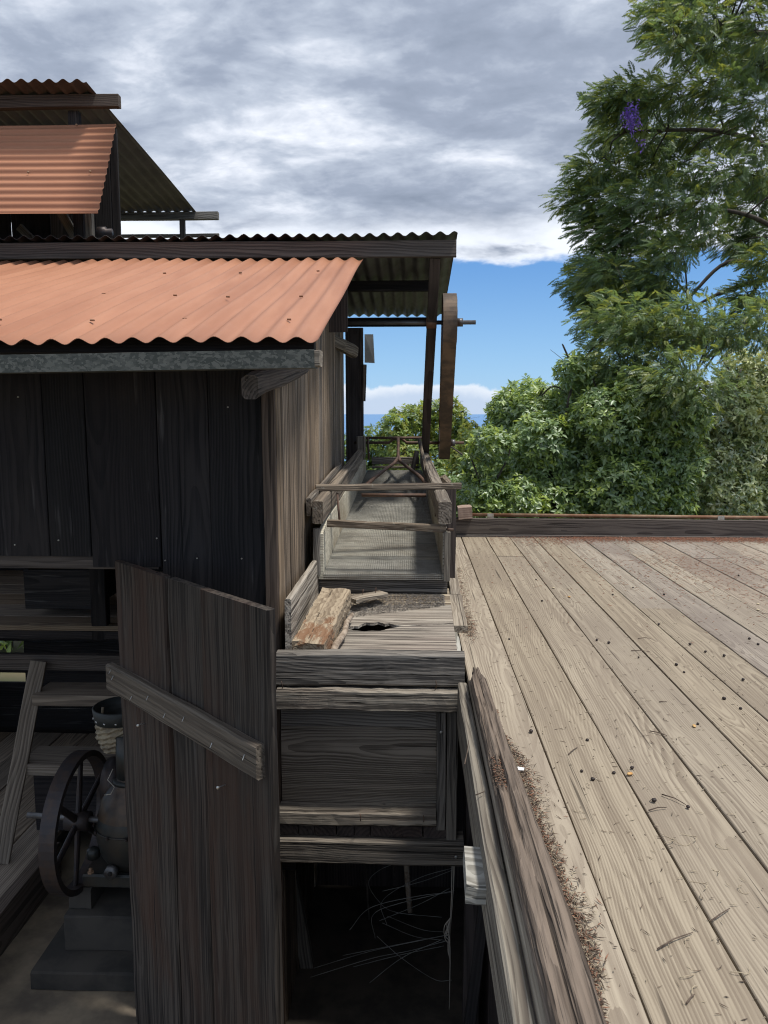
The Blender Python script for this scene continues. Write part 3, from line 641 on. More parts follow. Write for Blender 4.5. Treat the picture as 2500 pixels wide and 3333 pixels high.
# loose things lying in the bin
def rotten_timber():
    r = random.Random(12); a, b = Vector((-0.408, 2.945, 0.054)), Vector((-0.345, 3.46, 0.154)); mw, L = frame(a, b, (0.03, -0.15, 1)); n = 26
    V = []; F = []; w, t = 0.136, 0.092; S = 20
    for i in range(n + 1):
        f = i / n
        for k in range(S):
            ang = 2 * math.pi * k / S + 0.16
            cx, cz = math.cos(ang), math.sin(ang); q = max(abs(cx), abs(cz)); e = 0.90 + 0.10 * q
            yy = w / 2 * cx / q * e; zz = t / 2 * cz / q * e
            if cz > 0.3 and 0.33 < f < 0.52: zz -= 0.013 * r.random() * (1 if yy < 0.02 else 0.3)
            if cz > 0.3 and 0.78 < f < 0.95 and yy > -0.03: zz -= 0.010 * r.random()
            V.append((f * L + r.uniform(-.004, .004) * (3 if i in (0, n) else 1), yy + r.uniform(-.003, .003), zz + r.uniform(-.003, .003)))
    for i in range(n):
        for k in range(S):
            p, q = i * S + k, i * S + (k + 1) % S; F.append((p, q, q + S, p + S))
    F.append(tuple(range(S - 1, -1, -1))); F.append(tuple(range(n * S, n * S + S)))
    return tag(add_mesh('rotten_timber', mesh_np('rotten_timber', V, F, [M['rotten']]), mw), 'chunky rotten timber with crumbling orange decay lying in the bin', 'timber')
rotten_timber()
tag(tube('stick', None, [(-0.320, 2.95, 0.030), (-0.312, 3.05, 0.05), (-0.285, 3.18, 0.068), (-0.287, 3.28, 0.08), (-0.268, 3.39, 0.09)], 0.0165, M['stickbark'], seg=10, r2=0.011, wob=0.1),
    'pale barked stick lying along the rotten timber', 'stick')
lp = tag(plank('loose_plank', None, (-0.285, 3.545, 0.118), (-0.135, 3.66, 0.125), 0.075, 0.022, M['pale'], n=4, jit=0.003, seed=91), 'short loose board with upright nails below the screen apron', 'board')
for (xx, yy) in ((-0.235, 3.6), (-0.175, 3.64)):
    tube('nail', lp, [(xx, yy, 0.13), (xx + 0.002, yy, 0.158)], 0.0018, M['rod'], seg=5)

# ------------------------------------------------------------------ shaking screen
scr = root('sorting_screen', (-0.15, 5.0, 0.1), 'long sloping coffee sorting screen of wire mesh over boards beside the shed', 'sorting screen')
Y0, Y1 = 3.76, 6.5
def sz(y): return 0.205 + (y - Y0) * 0.113
def sxl(y): return -0.440 + (y - Y0) * 0.022
def sxr(y): return 0.150 - (y - Y0) * 0.026
cuts = [3.76, 4.00, 4.06, 4.62, 4.63, 5.10, 5.11, 5.62, 5.635, 6.1, 6.11, 6.5]
for a, b2 in zip(cuts[0::2], cuts[1::2]):
    V = []; nseg = 8
    for s in range(nseg + 1):
        yy = a + (b2 - a) * s / nseg
        for (xx, dz) in ((sxl(yy), 0), (sxr(yy), 0), (sxr(yy), -0.02), (sxl(yy), -0.02)): V.append((xx, yy, sz(yy) - 0.006 + dz + rnd.uniform(-.001, .001)))
    F = []
    for s in range(nseg):
        for j in range(4):
            p, q = s * 4 + j, s * 4 + (j + 1) % 4; F.append((p, q, q + 4, p + 4))
    F.append((3, 2, 1, 0)); F.append(tuple(range(nseg * 4, nseg * 4 + 4)))
    raw('screen_board', scr, V, F, M['screenwood'])
lines = []
nw = 54
for k in range(nw + 1):
    f = k / nw; pts = [(sxl(Y0) + (sxr(Y0) - sxl(Y0)) * f, Y0 - 0.022, sz(Y0) - 0.03)]
    for s in range(9):
        yy = Y0 - 0.015 + (Y1 - Y0) * s / 8; pts.append((sxl(yy) + (sxr(yy) - sxl(yy)) * f, yy, sz(yy) + 0.003 + rnd.uniform(-.0015, .0015)))
    lines.append(pts)
yy = Y0 - 0.01
while yy < Y1:
    lines.append([(sxl(yy), yy, sz(yy) + 0.002), ((sxl(yy) + sxr(yy)) / 2, yy, sz(yy) + 0.001), (sxr(yy), yy, sz(yy) + 0.002)]); yy += 0.0125
for k in range(3): lines.append([(sxl(Y0) - 0.02, Y0 - 0.024, sz(Y0) - 0.004 - 0.011 * k), (-0.15, Y0 - 0.024, sz(Y0) - 0.008 - 0.011 * k), (sxr(Y0) + 0.02, Y0 - 0.024, sz(Y0) - 0.004 - 0.011 * k)])
tag(tubes_joined('wire_mesh', scr, lines, 0.00125, M['wire']), kind='stuff')
# side boards that widen towards us
def side(xf, name, th, seed):
    r = random.Random(seed); V = []; n = 14
    for i in range(n + 1):
        yy = Y0 - 0.01 + (Y1 - 0.1 - Y0) * i / n; xx = xf(yy); zt = 0.435 + (yy - Y0) * 0.066 + r.uniform(-.003, .003)
        zt -= 0.03 if i == 0 else 0
        V += [(xx, yy, sz(yy) - 0.03), (xx + th, yy, sz(yy) - 0.03), (xx + th, yy, zt), (xx, yy, zt)]
    F = []
    for s in range(n):
        for j in range(4):
            p, q = s * 4 + j, s * 4 + (j + 1) % 4; F.append((p, q, q + 4, p + 4))
    F.append((3, 2, 1, 0)); F.append(tuple(range(n * 4, n * 4 + 4)))
    return raw(name, scr, V, F, M['screenwood'])
side(lambda y: sxl(y) - 0.026, 'side_board', 0.024, 1)
side(lambda y: sxr(y) + 0.002, 'side_board', 0.024, 2)
plank('cleat', scr, (sxr(Y0) + 0.022, Y0 - 0.014, 0.17), (sxr(Y0) + 0.022, Y0 - 0.014, 0.415), 0.03, 0.03, M['grey'], up=(0, -1, 0), n=4)
plank('cleat', scr, (sxl(Y0) - 0.03, Y0 - 0.014, 0.20), (sxl(Y0) - 0.03, Y0 - 0.014, 0.43), 0.035, 0.03, M['grey'], up=(0, -1, 0), n=4)
plank('apron', scr, (-0.468, Y0 + 0.03, 0.125), (0.178, Y0 + 0.03, 0.128), 0.085, 0.024, M['bin'], up=(0, -1, 0), n=8, seed=101)
plank('ledge_strip', scr, (-0.46, Y0 + 0.018, 0.178), (0.176, Y0 + 0.018, 0.180), 0.018, 0.04, M['grey'], up=(0, -1, 0), n=8, seed=102)
# the two long rails
plank('rail', scr, (-0.458, 3.70, 0.515), (-0.432, 6.55, 0.640), 0.052, 0.112, M['rail'], n=16, jit=0.002, cham=0.006, seed=103)
plank('rail', scr, (-0.507, 3.74, 0.535), (-0.492, 5.2, 0.615), 0.024, 0.09, M['rail'], n=10, jit=0.0025, cham=0.004, seed=104)
plank('rail', scr, (0.162, 3.70, 0.515), (0.100, 6.65, 0.612), 0.066, 0.108, M['rail'], n=16, jit=0.002, cham=0.008, seed=105)
plank('bearing_block', scr, (-0.433, 6.5, 0.62), (-0.433, 6.5, 0.80), 0.072, 0.10, M['rail'], up=(0, -1, 0), n=3, cham=0.01)
plank('rail_cheek', scr, (0.165, 4.95, 0.52), (0.225, 4.9, 0.575), 0.10, 0.07, M['rail'], up=(0, -1, 0), n=4, jit=0.003, taper=0.6)
plank('upright', scr, (0.228, 4.5, 0.03), (0.226, 4.5, 0.56), 0.058, 0.07, M['post'], up=(0, -1, 0), n=6, seed=106)
plank('upright', scr, (0.12, 6.45, -1.4), (0.12, 6.45, 0.55), 0.07, 0.07, M['post'], up=(0, -1, 0), n=4)
plank('upright', scr, (-0.44, 6.4, -1.4), (-0.44, 6.4, 0.59), 0.07, 0.07, M['post'], up=(0, -1, 0), n=4)
plank('cross_bar', scr, (-0.512, 4.03, 0.602), (0.265, 4.20, 0.600), 0.035, 0.036, M['rail'], n=12, jit=0.002, cham=0.006, seed=107)
plank('cross_bar', scr, (-0.425, 3.80, 0.448), (0.168, 3.77, 0.428), 0.032, 0.036, M['rail'], n=10, jit=0.0015, cham=0.004, seed=108)
tube('bolt', scr, [(0.165, 3.77, 0.425), (0.205, 3.765, 0.425)], 0.006, M['rod'])
tube('cross_rod', scr, [(-0.305, 4.6, 0.505), (0.085, 4.6, 0.505)], 0.011, M['rod'])
tube('hanger_rod', scr, [(-0.397, 4.05, 0.575), (-0.39, 4.02, 0.50), (-0.381, 4.0, 0.415)], 0.006, M['rod'])
tube('hanger_rod', scr, [(0.135, 4.3, 0.56), (0.132, 4.28, 0.42)], 0.006, M['rod'])
tube('hanger_rod', scr, [(-0.36, 6.2, 0.80), (-0.35, 6.2, 0.62)], 0.008, M['rod'])
plank('end_board', scr, (-0.345, 6.56, 0.59), (0.06, 6.56, 0.588), 0.062, 0.024, M['panel'], up=(0, -1, 0), n=4)
plank('end_board', scr, (-0.345, 6.52, 0.54), (0.06, 6.52, 0.54), 0.018, 0.05, M['grey'], up=(0, -1, 0), n=4)
plank('lever', scr, (0.055, 6.35, 0.77), (0.105, 5.3, 0.56), 0.024, 0.035, M['rail'], n=6)
plank('strut', scr, (0.0, 6.4, 0.52), (0.04, 6.42, 0.68), 0.04, 0.02, M['rail'], up=(0, -1, 0), n=3)
# yoke driven by the crank shaft
tube('yoke', scr, [(-0.121, 6.5, 0.785), (-0.118, 6.42, 0.73), (-0.116, 6.25, 0.635), (-0.145, 6.05, 0.60), (-0.20, 5.8, 0.575), (-0.265, 5.35, 0.545), (-0.305, 5.0, 0.525)], 0.013, M['rod'])
tube('yoke', scr, [(-0.116, 6.3, 0.65), (-0.10, 6.15, 0.615), (-0.03, 5.8, 0.585), (0.05, 5.4, 0.555), (0.10, 5.0, 0.53)], 0.013, M['rod'])

# ------------------------------------------------------------------ belt drive
bd = root('belt_drive', (0.25, 6.0, 0.6), 'worn brown leather drive belt running over two pulleys against the sky', 'drive belt')
PU, PLo = Vector((0.245, 5.35, 1.605)), Vector((0.272, 6.6, 0.742)); RU, RL = 0.185, 0.135
def belt():
    ax = (PLo - PU); ax2 = Vector((0, ax.y, ax.z)).normalized(); pn = Vector((0, -ax2.z, ax2.y))   # in-plane normal
    d = math.hypot(ax.y, ax.z); al = math.acos((RU - RL) / d); P = []
    def pt(c, R, a): return c + ax2 * (R * math.cos(a)) + pn * (R * math.sin(a))
    n = 20
    for i in range(n + 1): P.append(pt(PU, RU, al + (2 * math.pi - 2 * al) * i / n))
    for i in range(n + 1): P.append(pt(PLo, RL, -al + 2 * al * i / n))
    V = []; F = []; hw, th = 0.046, 0.006; m = len(P)
    for i, p in enumerate(P):
        c = PU if i <= n else PLo; o = (p - c); o.x = 0; o.normalize()
        for (dx, t) in ((-hw, 0), (hw, 0), (hw, th), (-hw, th)): V.append(p + Vector((dx + rnd.uniform(-.001, .001), 0, 0)) + o * t)
    for i in range(m):
        for j in range(4):
            a = i * 4 + j; b = i * 4 + (j + 1) % 4; c2 = ((i + 1) % m) * 4 + (j + 1) % 4; d2 = ((i + 1) % m) * 4 + j; F.append((a, b, c2, d2))
    return raw('belt', bd, V, F, M['belt'])
belt()
for c, R in ((PU, RU), (PLo, RL)):
    p = lathe('pulley', bd, tuple(c), [(0.02, -0.04), (R - 0.02, -0.04), (R - 0.002, -0.042), (R - 0.001, 0), (R - 0.002, 0.042), (R - 0.02, 0.04), (0.02, 0.04)], M['rust'], seg=32, axis='X')
    lathe('collar', p, (c.x + 0.075, c.y, c.z), [(0.012, -0.02), (0.028, -0.02), (0.028, 0.018), (0.012, 0.018)], M['shaft'], seg=14, axis='X')
tube('shaft', bd, [(-0.52, 5.35, 1.605), (0.425, 5.35, 1.605)], 0.0145, M['shaft'], seg=12)
tube('shaft', bd, [(-0.50, 6.6, 0.742), (-0.2, 6.6, 0.742), (-0.16, 6.6, 0.775), (-0.09, 6.6, 0.775), (-0.05, 6.6, 0.742), (0.44, 6.6, 0.742)], 0.0125, M['rod'], seg=10)
tube('shaft_bar', bd, [(-0.43, 6.56, 0.785), (0.10, 6.56, 0.785)], 0.011, M['rod'], seg=8)
lathe('bearing', bd, (0.13, 5.35, 1.605), [(0.016, -0.04), (0.04, -0.04), (0.04, 0.03), (0.016, 0.03)], M['rust'], seg=14, axis='X')
plank('bearing_post', bd, (0.108, 6.60, 0.645), (0.134, 4.905, 1.965), 0.066, 0.075, M['post'], up=(0, -1, 0), n=8, jit=0.0015, seed=111)

# ------------------------------------------------------------------ curbs, pipe and blocks round the deck
def log_curb():
    r = random.Random(14); n = 90; S = 44; V = []; F = []; fur = [r.uniform(-1, 1) for _ in range(S)]; ph = [r.uniform(0, 6) for _ in range(S)]
    y0, y1 = 2.765, -0.7
    for i in range(n + 1):
        f = i / n; yy = y0 + (y1 - y0) * f
        wl = 0.214 + 0.010 * f * 2; wr = 0.264 + 0.045 * min(1, f * 2.4)
        if f < 0.02: wl += 0.012; wr -= 0.01
        cx = (wl + wr) / 2; hw = (wr - wl) / 2; hh = 0.027 + 0.003 * math.sin(f * 22)
        for k in range(S):
            a = 2 * math.pi * k / S; c, s = math.cos(a), math.sin(a); q = max(abs(c), abs(s)) ** 0.65
            px = cx + hw * c / q; pz = 0.029 + hh * s / q
            if s > 0.2:
                pz += 0.0042 * fur[k] * (0.6 + 0.4 * math.sin(yy * 5 + ph[k])) + 0.0015 * math.sin(yy * 9 + k)
                hole = max(0, 1 - abs((yy - 1.97) / 0.14)); 
                if c < -0.05: pz -= 0.026 * hole * r.uniform(0.5, 1)
                if abs(c + 0.4) < 0.2 and yy < 1.9: pz -= 0.008 * max(0, 1 - abs((yy - 1.72) / 0.22))
            V.append((px + r.uniform(-.0012, .0012) + (0.0025 * fur[k] if abs(s) < 0.7 else 0), yy + r.uniform(-.003, .003) + (0.03 * fur[k] if i in (0, n) else 0), pz + r.uniform(-.0009, .0009)))
    for i in range(n):
        for k in range(S):
            p, q = i * S + k, i * S + (k + 1) % S; F.append((p, p + S, q + S, q))
    F.append(tuple(range(S))); F.append(tuple(range(n * S + S - 1, n * S - 1, -1)))
    # local X must run along the timber so that the grain does
    a = Vector((0.25, y0, 0.03)); mw, L = frame(a, (0.27, y1, 0.03), (0, 0, 1)); inv = mw.inverted()
    V = [inv @ Vector(v) for v in V]
    o = add_mesh('curb_log', mesh_np('curb_log', V, F, [M['log']]), mw)
    return tag(o, 'rotting furrowed timber curb lying along the near deck edge', 'timber')
log_curb()
cb = tag(plank('deck_curb', None, (0.355, 6.19, 0.078), (4.6, 6.19, 0.066), 0.15, 0.05, M['curb'], up=(0, -1, 0), n=20, jit=0.0015, cham=0.004, seed=121), 'dark straight timber curb across the far end of the deck', 'curb')
plank('base_strip', cb, (0.36, 6.155, 0.008), (4.6, 6.155, 0.006), 0.02, 0.02, M['curb'], n=6)
pipe = tag(tube('pipe', None, [(0.48, 6.20, 0.176), (1.6, 6.20, 0.170), (2.8, 6.20, 0.163), (4.6, 6.20, 0.155)], 0.014, M['rust'], seg=12), 'long thin rusty pipe lying on the dark far curb', 'pipe')
for xx in (0.635, 2.47):
    zz = 0.172 - (xx - 0.5) * 0.0052
    c = plank('strap', pipe, (xx, 6.181, zz - 0.045), (xx, 6.181, zz + 0.017), 0.052, 0.003, M['clip'], up=(0, -1, 0), n=3, jit=0.001)
tag(plank('wood_block', None, (0.372, 6.19, 0.195), (0.482, 6.19, 0.205), 0.13, 0.10, M['pinkish'], up=(0, 0, 1), n=3, jit=0.003, cham=0.004, seed=123), 'pinkish cut wood block standing on the corner of the far curb', 'block')

# ------------------------------------------------------------------ inside the mill
tag(plank('floor_curb', None, (-2.02, 2.0, -1.52), (-2.02, 4.0, -1.52), 0.07, 0.22, M['beam'], n=8, seed=131), 'dark timber edging beside the concrete mill floor', 'timber')
pf = root('plank_floor', (-2.7, 3.5, -1.45), kind='structure')
for k in range(6):
    plank('board', pf, (-2.15 - 0.2 * k, 1.6, -1.44), (-2.15 - 0.2 * k, 5.5, -1.44), 0.196, 0.03, M['mill'], n=5, seed=140 + k)
land = root('landing', (-2.3, 4.8, -0.22), 'raised plank landing deep inside the dark mill opening', 'landing')
for k, (y0, y1) in enumerate(((4.10, 4.29), (4.294, 4.56), (4.564, 4.84), (4.844, 5.1), (5.104, 5.36), (5.364, 5.58))):
    plank('landing_board', land, (-3.38, (y0 + y1) / 2, -0.196), (-1.02, (y0 + y1) / 2, -0.196), y1 - y0, 0.03, M['mill'], n=5, seed=150 + k)
plank('landing_beam', land, (-3.38, 4.12, -0.235), (-1.02, 4.12, -0.235), 0.045, 0.04, M['shed'], up=(0, -1, 0), n=4)
plank('landing_beam', land, (-3.38, 4.16, -0.408), (-1.02, 4.16, -0.408), 0.09, 0.05, M['beam'], up=(0, -1, 0), n=4)
plank('landing_post', land, (-1.742, 4.13, -0.26), (-1.735, 4.13, 0.42), 0.087, 0.06, M['shed'], up=(0, -1, 0), n=4)
plank('landing_block', land, (-1.62, 4.1, -0.30), (-1.3, 4.1, -0.30), 0.085, 0.06, M['beam'], up=(0, -1, 0), n=3)
crate = root('crate', (-2.05, 4.55, -0.18), 'dark square wooden crate standing on the landing in the mill', 'crate')
for k, (a, b2) in enumerate((((-2.25, 4.30, -0.02), (-1.86, 4.30, -0.02)), ((-2.25, 4.30, 0.22), (-1.86, 4.30, 0.22)))):
    plank('crate_board', crate, a, b2, 0.23 if k else 0.23, 0.02, M['shed'], up=(0, -1, 0), n=3, seed=160 + k)
plank('crate_board', crate, (-1.87, 4.31, 0.1), (-1.87, 4.7, 0.1), 0.46, 0.02, M['shed'], up=(1, 0, 0), n=3)
plank('crate_board', crate, (-2.24, 4.31, 0.1), (-2.24, 4.7, 0.1), 0.46, 0.02, M['shed'], up=(1, 0, 0), n=3)
st = root('wooden_steps', (-2.0, 4.0, -1.4), 'steep wooden steps with a grey side board leading up to the landing', 'steps')
plank('stringer', st, (-2.215, 3.80, -1.42), (-2.09, 4.09, -0.385), 0.085, 0.032, M['mill'], up=(0.3, -1, 0.2), n=8, seed=171)
plank('stringer', st, (-1.18, 3.82, -1.42), (-1.15, 4.09, -0.385), 0.03, 0.10, M['shed'], up=(0, -1, 0), n=4)
plank('tread', st, (-2.09, 4.10, -0.575), (-1.2, 4.10, -0.575), 0.22, 0.06, M['mill'], n=5, seed=172)
plank('tread', st, (-2.16, 4.06, -0.955), (-1.2, 4.06, -0.955), 0.24, 0.065, M['mill'], n=5, seed=173)
plank('riser', st, (-2.18, 4.14, -1.25), (-1.2, 4.14, -1.25), 0.34, 0.02, M['shed'], up=(0, -1, 0), n=3)

ped = root('concrete_pedestal', (-1.2, 3.2, -1.5), 'stepped dark concrete pedestal under the iron coffee pulper', 'pedestal')
def block(name, par, x0, x1, y0, y1, z0, z1, mat, inset=0.0):
    return plank(name, par, (x0, (y0 + y1) / 2, (z0 + z1) / 2), (x1, (y0 + y1) / 2, (z0 + z1) / 2), y1 - y0, z1 - z0, mat, n=6, jit=0.002, cham=0.008)
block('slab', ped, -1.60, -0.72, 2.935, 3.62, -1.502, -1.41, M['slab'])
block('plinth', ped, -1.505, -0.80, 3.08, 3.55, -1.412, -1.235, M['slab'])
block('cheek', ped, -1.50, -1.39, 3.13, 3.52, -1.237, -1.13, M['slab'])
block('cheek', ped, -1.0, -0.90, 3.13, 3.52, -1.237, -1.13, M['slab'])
pul = root('coffee_pulper', (-1.25, 3.25, -1.13), 'black iron coffee pulper with a spoked flywheel inside the mill', 'machine')
block('base_plate', pul, -1.43, -0.92, 3.14, 3.5, -1.13, -1.065, M['pulper'])
lathe('body', pul, (-1.235, 3.28, -1.07), [(0.05, 0), (0.115, 0.01), (0.15, 0.07), (0.168, 0.155), (0.170, 0.20), (0.162, 0.25), (0.135, 0.33), (0.10, 0.39), (0.06, 0.43), (0.05, 0.45)], M['pulper'], seg=32)
lathe('dome', pul, (-1.235, 3.28, -0.845), [(0.164, 0), (0.160, 0.03), (0.137, 0.107), (0.103, 0.168), (0.066, 0.205), (0.055, 0.23)], M['brass'], seg=32)
tube('seam_ring', pul, [(-1.235 + 0.171 * math.cos(a), 3.28 + 0.171 * math.sin(a), -0.862) for a in [i * math.pi / 18 for i in range(37)]], 0.004, M['pulper'], seg=6)
tube('feed_pipe', pul, [(-1.235, 3.28, -0.66), (-1.235, 3.28, -0.42)], 0.062, M['pulper'], seg=18)
pg = lathe('plug', pul, (-1.285, 3.13, -1.035), [(0.004, -0.02), (0.03, -0.02), (0.032, 0.01)], M['shaft'], seg=18, axis='Y')
lathe('plug_slot', pg, (-1.285, 3.107, -1.035), [(0.002, -0.003), (0.011, -0.002), (0.011, 0.004)], M['grime'], seg=12, axis='Y')
for (bx_, by_) in ((-1.40, 3.16), (-1.13, 3.16), (-0.96, 3.16), (-1.40, 3.47)):
    lathe('bolt', pul, (bx_, by_, -1.065), [(0.016, 0), (0.016, 0.006), (0.009, 0.007), (0.009, 0.022), (0.004, 0.024)], M['rust'], seg=6, smooth=False)
for k in range(12):
    a = k * math.pi / 6 + 0.2
    lathe('bolt', pul, (-1.235 + 0.178 * math.cos(a), 3.28 + 0.178 * math.sin(a), -0.868), [(0.008, 0), (0.008, 0.012), (0.003, 0.014)], M['iron'], seg=6, smooth=False)
lathe('pipe_collar', pul, (-1.235, 3.28, -0.655), [(0.062, 0), (0.082, 0.0), (0.082, 0.016), (0.062, 0.02)], M['pulper'], seg=20)
lathe('bolt_lug', pul, (-1.40, 3.2, -0.99), [(0.01, -0.02), (0.03, -0.02), (0.03, 0.02), (0.015, 0.03)], M['pulper'], seg=12)
FC = Vector((-1.465, 3.2, -0.825)); FR = 0.325
fly = lathe('flywheel', pul, tuple(FC), [(FR - 0.028, -0.035), (FR, -0.035), (FR, 0.035), (FR - 0.028, 0.035), (FR - 0.028, -0.035)], M['iron'], seg=56, axis='X', smooth=False)
fm = fly.data
# a ring has no end caps
import bmesh
bm = bmesh.new(); bm.from_mesh(fm); bm.faces.ensure_lookup_table()
bmesh.ops.delete(bm, geom=[f for f in bm.faces if len(f.verts) > 4], context='FACES'); bmesh.ops.remove_doubles(bm, verts=bm.verts, dist=0.0001); bm.to_mesh(fm); bm.free()
for k in range(6):
    a = math.radians(18 + 60 * k); dv = Vector((0, math.cos(a), math.sin(a)))
    plank('spoke', fly, FC + dv * 0.03, FC + dv * (FR - 0.024), 0.036, 0.022, M['iron'], up=(1, 0, 0), n=2, jit=0, cham=0.007, taper=0.75)
lathe('hub', fly, tuple(FC), [(0.012, -0.055), (0.045, -0.055), (0.045, 0.055), (0.012, 0.055)], M['iron'], seg=18, axis='X')
tube('axle', pul, [(-1.71, 3.2, -0.80), (-1.05, 3.2, -0.835)], 0.014, M['shaft'], seg=10)
lathe('belt_wheel', pul, (-1.335, 3.36, -0.70), [(0.02, -0.04), (0.115, -0.04), (0.12, 0.0), (0.115, 0.04), (0.02, 0.04)], M['iron'], seg=28, axis='X')
bs = root('feed_basket', (-1.30, 3.35, -0.40), 'woven palm basket with a dark rim on top of the coffee pulper', 'basket')
def basket():
    S, H = 28, 9; V = []; F = []; r0 = 0.088; r1 = 0.112
    for j in range(H + 1):
        f = j / H; R = r0 + (r1 - r0) * min(1, f * 2.2)
        for k in range(S):
            a = 2 * math.pi * k / S; bul = 0.006 * (1 if (k // 2 + j) % 2 else -0.4)
            V.append((-1.30 + (R + bul) * math.cos(a + j * 0.11), 3.35 + (R + bul) * math.sin(a + j * 0.11), -0.515 + 0.15 * f))
    for j in range(H):
        for k in range(S):
            a, b = j * S + k, j * S + (k + 1) % S; F.append((a, b, b + S, a + S))
    F.append(tuple(range(S - 1, -1, -1)))
    raw('weave', bs, V, F, M['basket'])
    lathe('rim', bs, (-1.30, 3.35, -0.372), [(0.106, 0.01), (0.114, 0), (0.119, 0.0), (0.126, 0.065), (0.119, 0.07), (0.112, 0.03), (0.106, 0.012)], M['darkcloth'], seg=28)
    for k in range(9):
        a = math.radians(150 + 26 * k)
        plank('stitch', bs, (-1.30 + 0.122 * math.cos(a), 3.35 + 0.122 * math.sin(a), -0.352), (-1.30 + 0.123 * math.cos(a + 0.07), 3.35 + 0.123 * math.sin(a + 0.07), -0.355), 0.004, 0.004, M['paperwhite'], n=1, jit=0)
    tube('handle', bs, [(-1.37, 3.3, -0.36), (-1.365, 3.31, -0.30)], 0.007, M['basket'])
basket()
tag(tube('wire_loop', None, [(-1.41, 3.4, -0.675), (-1.425, 3.37, -0.715), (-1.39, 3.36, -0.745), (-1.405, 3.35, -0.775), (-1.44, 3.36, -0.785)], 0.0025, M['string'], seg=5), 'thin pale wire looping beside the pulper pipe', 'wire')

for o in (ped, pul, bs):
    o.matrix_basis = Matrix.Translation((-0.125, 0.20, -0.115)) @ o.matrix_basis
tag(plank('wood_scrap', None, (-1.12, 2.74, -1.60), (-1.0, 2.62, -1.60), 0.05, 0.03, M['pale'], n=3, jit=0.003), 'short pale wood scrap on the mill floor by the foot of the door', 'wood scrap')
# under the bin
tag(plank('leaning_pole', None, (-0.49, 3.35, -1.63), (-0.60, 3.3, -0.86), 0.06, 0.05, M['grey'], up=(0, -1, 0), n=6, seed=181), 'slim grey pole leaning in the dark space under the bin', 'pole')
plank('wall_board', shed, (-0.1, 3.98, -1.63), (-0.1, 3.98, -0.02), 0.84, 0.02, M['post'], up=(0, -1, 0), n=3)  # backing board added to block light in the space below
for k, (x0, ya, zt, zbm, lab) in enumerate(((-0.042, 3.3, -0.70, -1.30, 'thickest pale barked root hanging under the bin'), (-0.24, 3.45, -0.70, -1.45, 'long dark root hanging left of the pale barked root'), (-0.12, 3.5, -0.70, -1.25, 'slender pointed root hanging just left of the pale root'))):
    rk = random.Random(k)
    tag(tube('hanging_root', None, [(x0 + 0.04 * i / 6 + rk.uniform(-.004, .004), ya, zt + (zbm - zt) * i / 6) for i in range(7)], 0.018 if k == 0 else 0.013, M['stickbark'] if k == 0 else M['bark'], seg=8, r2=0.012 if k == 0 else 0.004, wob=0.15), lab, 'root', 'roots hanging under the bin')
W1 = [[(-0.438, -1.47), (-0.17, -1.38), (0.0, -1.345), (0.162, -1.30)], [(-0.43, -1.465), (-0.17, -1.385), (0.162, -1.31)], [(-0.178, -1.48), (-0.032, -1.365), (0.14, -1.285)], [(-0.26, -1.206), (-0.17, -1.107), (0.036, -1.054), (0.186, -1.04)],
      [(-0.135, -1.21), (0.036, -1.139), (0.172, -1.069)], [(-0.013, -0.93), (-0.128, -0.981), (-0.183, -1.048), (-0.142, -1.136), (-0.067, -1.194), (0.14, -1.218)], [(-0.142, -1.241), (-0.032, -1.35), (0.107, -1.452), (0.183, -1.461)],
      [(-0.12, -1.18), (0.02, -1.25), (0.15, -1.275)], [(-0.1, -1.2), (0.05, -1.27), (0.15, -1.29)], [(-0.25, -1.43), (-0.05, -1.38), (0.15, -1.34)], [(-0.15, -1.24), (-0.16, -1.14), (-0.05, -1.09), (0.19, -1.03)], [(-0.1, -1.21), (-0.12, -1.1), (0.03, -1.0), (0.19, -0.95)],
      [(-0.3, -1.40), (-0.03, -1.345), (0.16, -1.31)], [(-0.12, -1.05), (0.05, -1.01), (0.19, -0.96)]]
def spline(P, n=14):
    P = [np.array(p, float) for p in P]; P = [2 * P[0] - P[1]] + P + [2 * P[-1] - P[-2]]; o = []
    for i in range(1, len(P) - 2):
        for s in range(n):
            t = s / n; o.append(0.5 * ((2 * P[i]) + (-P[i-1] + P[i+1]) * t + (2*P[i-1] - 5*P[i] + 4*P[i+1] - P[i+2]) * t*t + (-P[i-1] + 3*P[i] - 3*P[i+1] + P[i+2]) * t**3))
    o.append(P[-2]); return o
wb = root('wire_bundle', (0.17, 3.1, -1.15), 'tangle of loose grey wires sprouting in the dark gap under the bin', 'wires')
for k, p in enumerate(W1):
    q = spline(p); tube('wire', wb, [(a[0], 3.08 + 0.05 * math.sin(k * 1.7) + 0.03 * i / len(q), a[1]) for i, a in enumerate(q)], 0.0016, M['wire'], seg=4)
stg = tag(tube('string', None, [(0.172, 2.955, -0.80), (0.170, 2.955, -1.0), (0.166, 2.955, -1.15), (0.168, 2.955, -1.3), (0.167, 2.955, -1.5)], 0.0025, M['string'], seg=5), 'pale string with a knotted bunch hanging beside the bin sill', 'string')
rk = random.Random(5)
tubes_joined('knot', stg, [spline([(0.166, 2.95, -1.08), (0.15 + rk.uniform(-.012, .01), 2.94 + rk.uniform(-.01, .01), -1.12 + rk.uniform(-.02, .02)), (0.155 + rk.uniform(-.014, .01), 2.945, -1.16 + rk.uniform(-.02, .02)), (0.166, 2.95, -1.12 - 0.015 * k)], 6) for k in range(7)], 0.002, M['string'], seg=4)
tubes_joined('knot', stg, [spline([(0.178 + 0.002 * k, 2.96, -0.80), (0.176, 2.96, -1.0), (0.160 + rk.uniform(-.004, .004), 2.95, -1.2), (0.167, 2.955, -1.27)], 6) for k in range(4)], 0.0015, M['string'], seg=4)

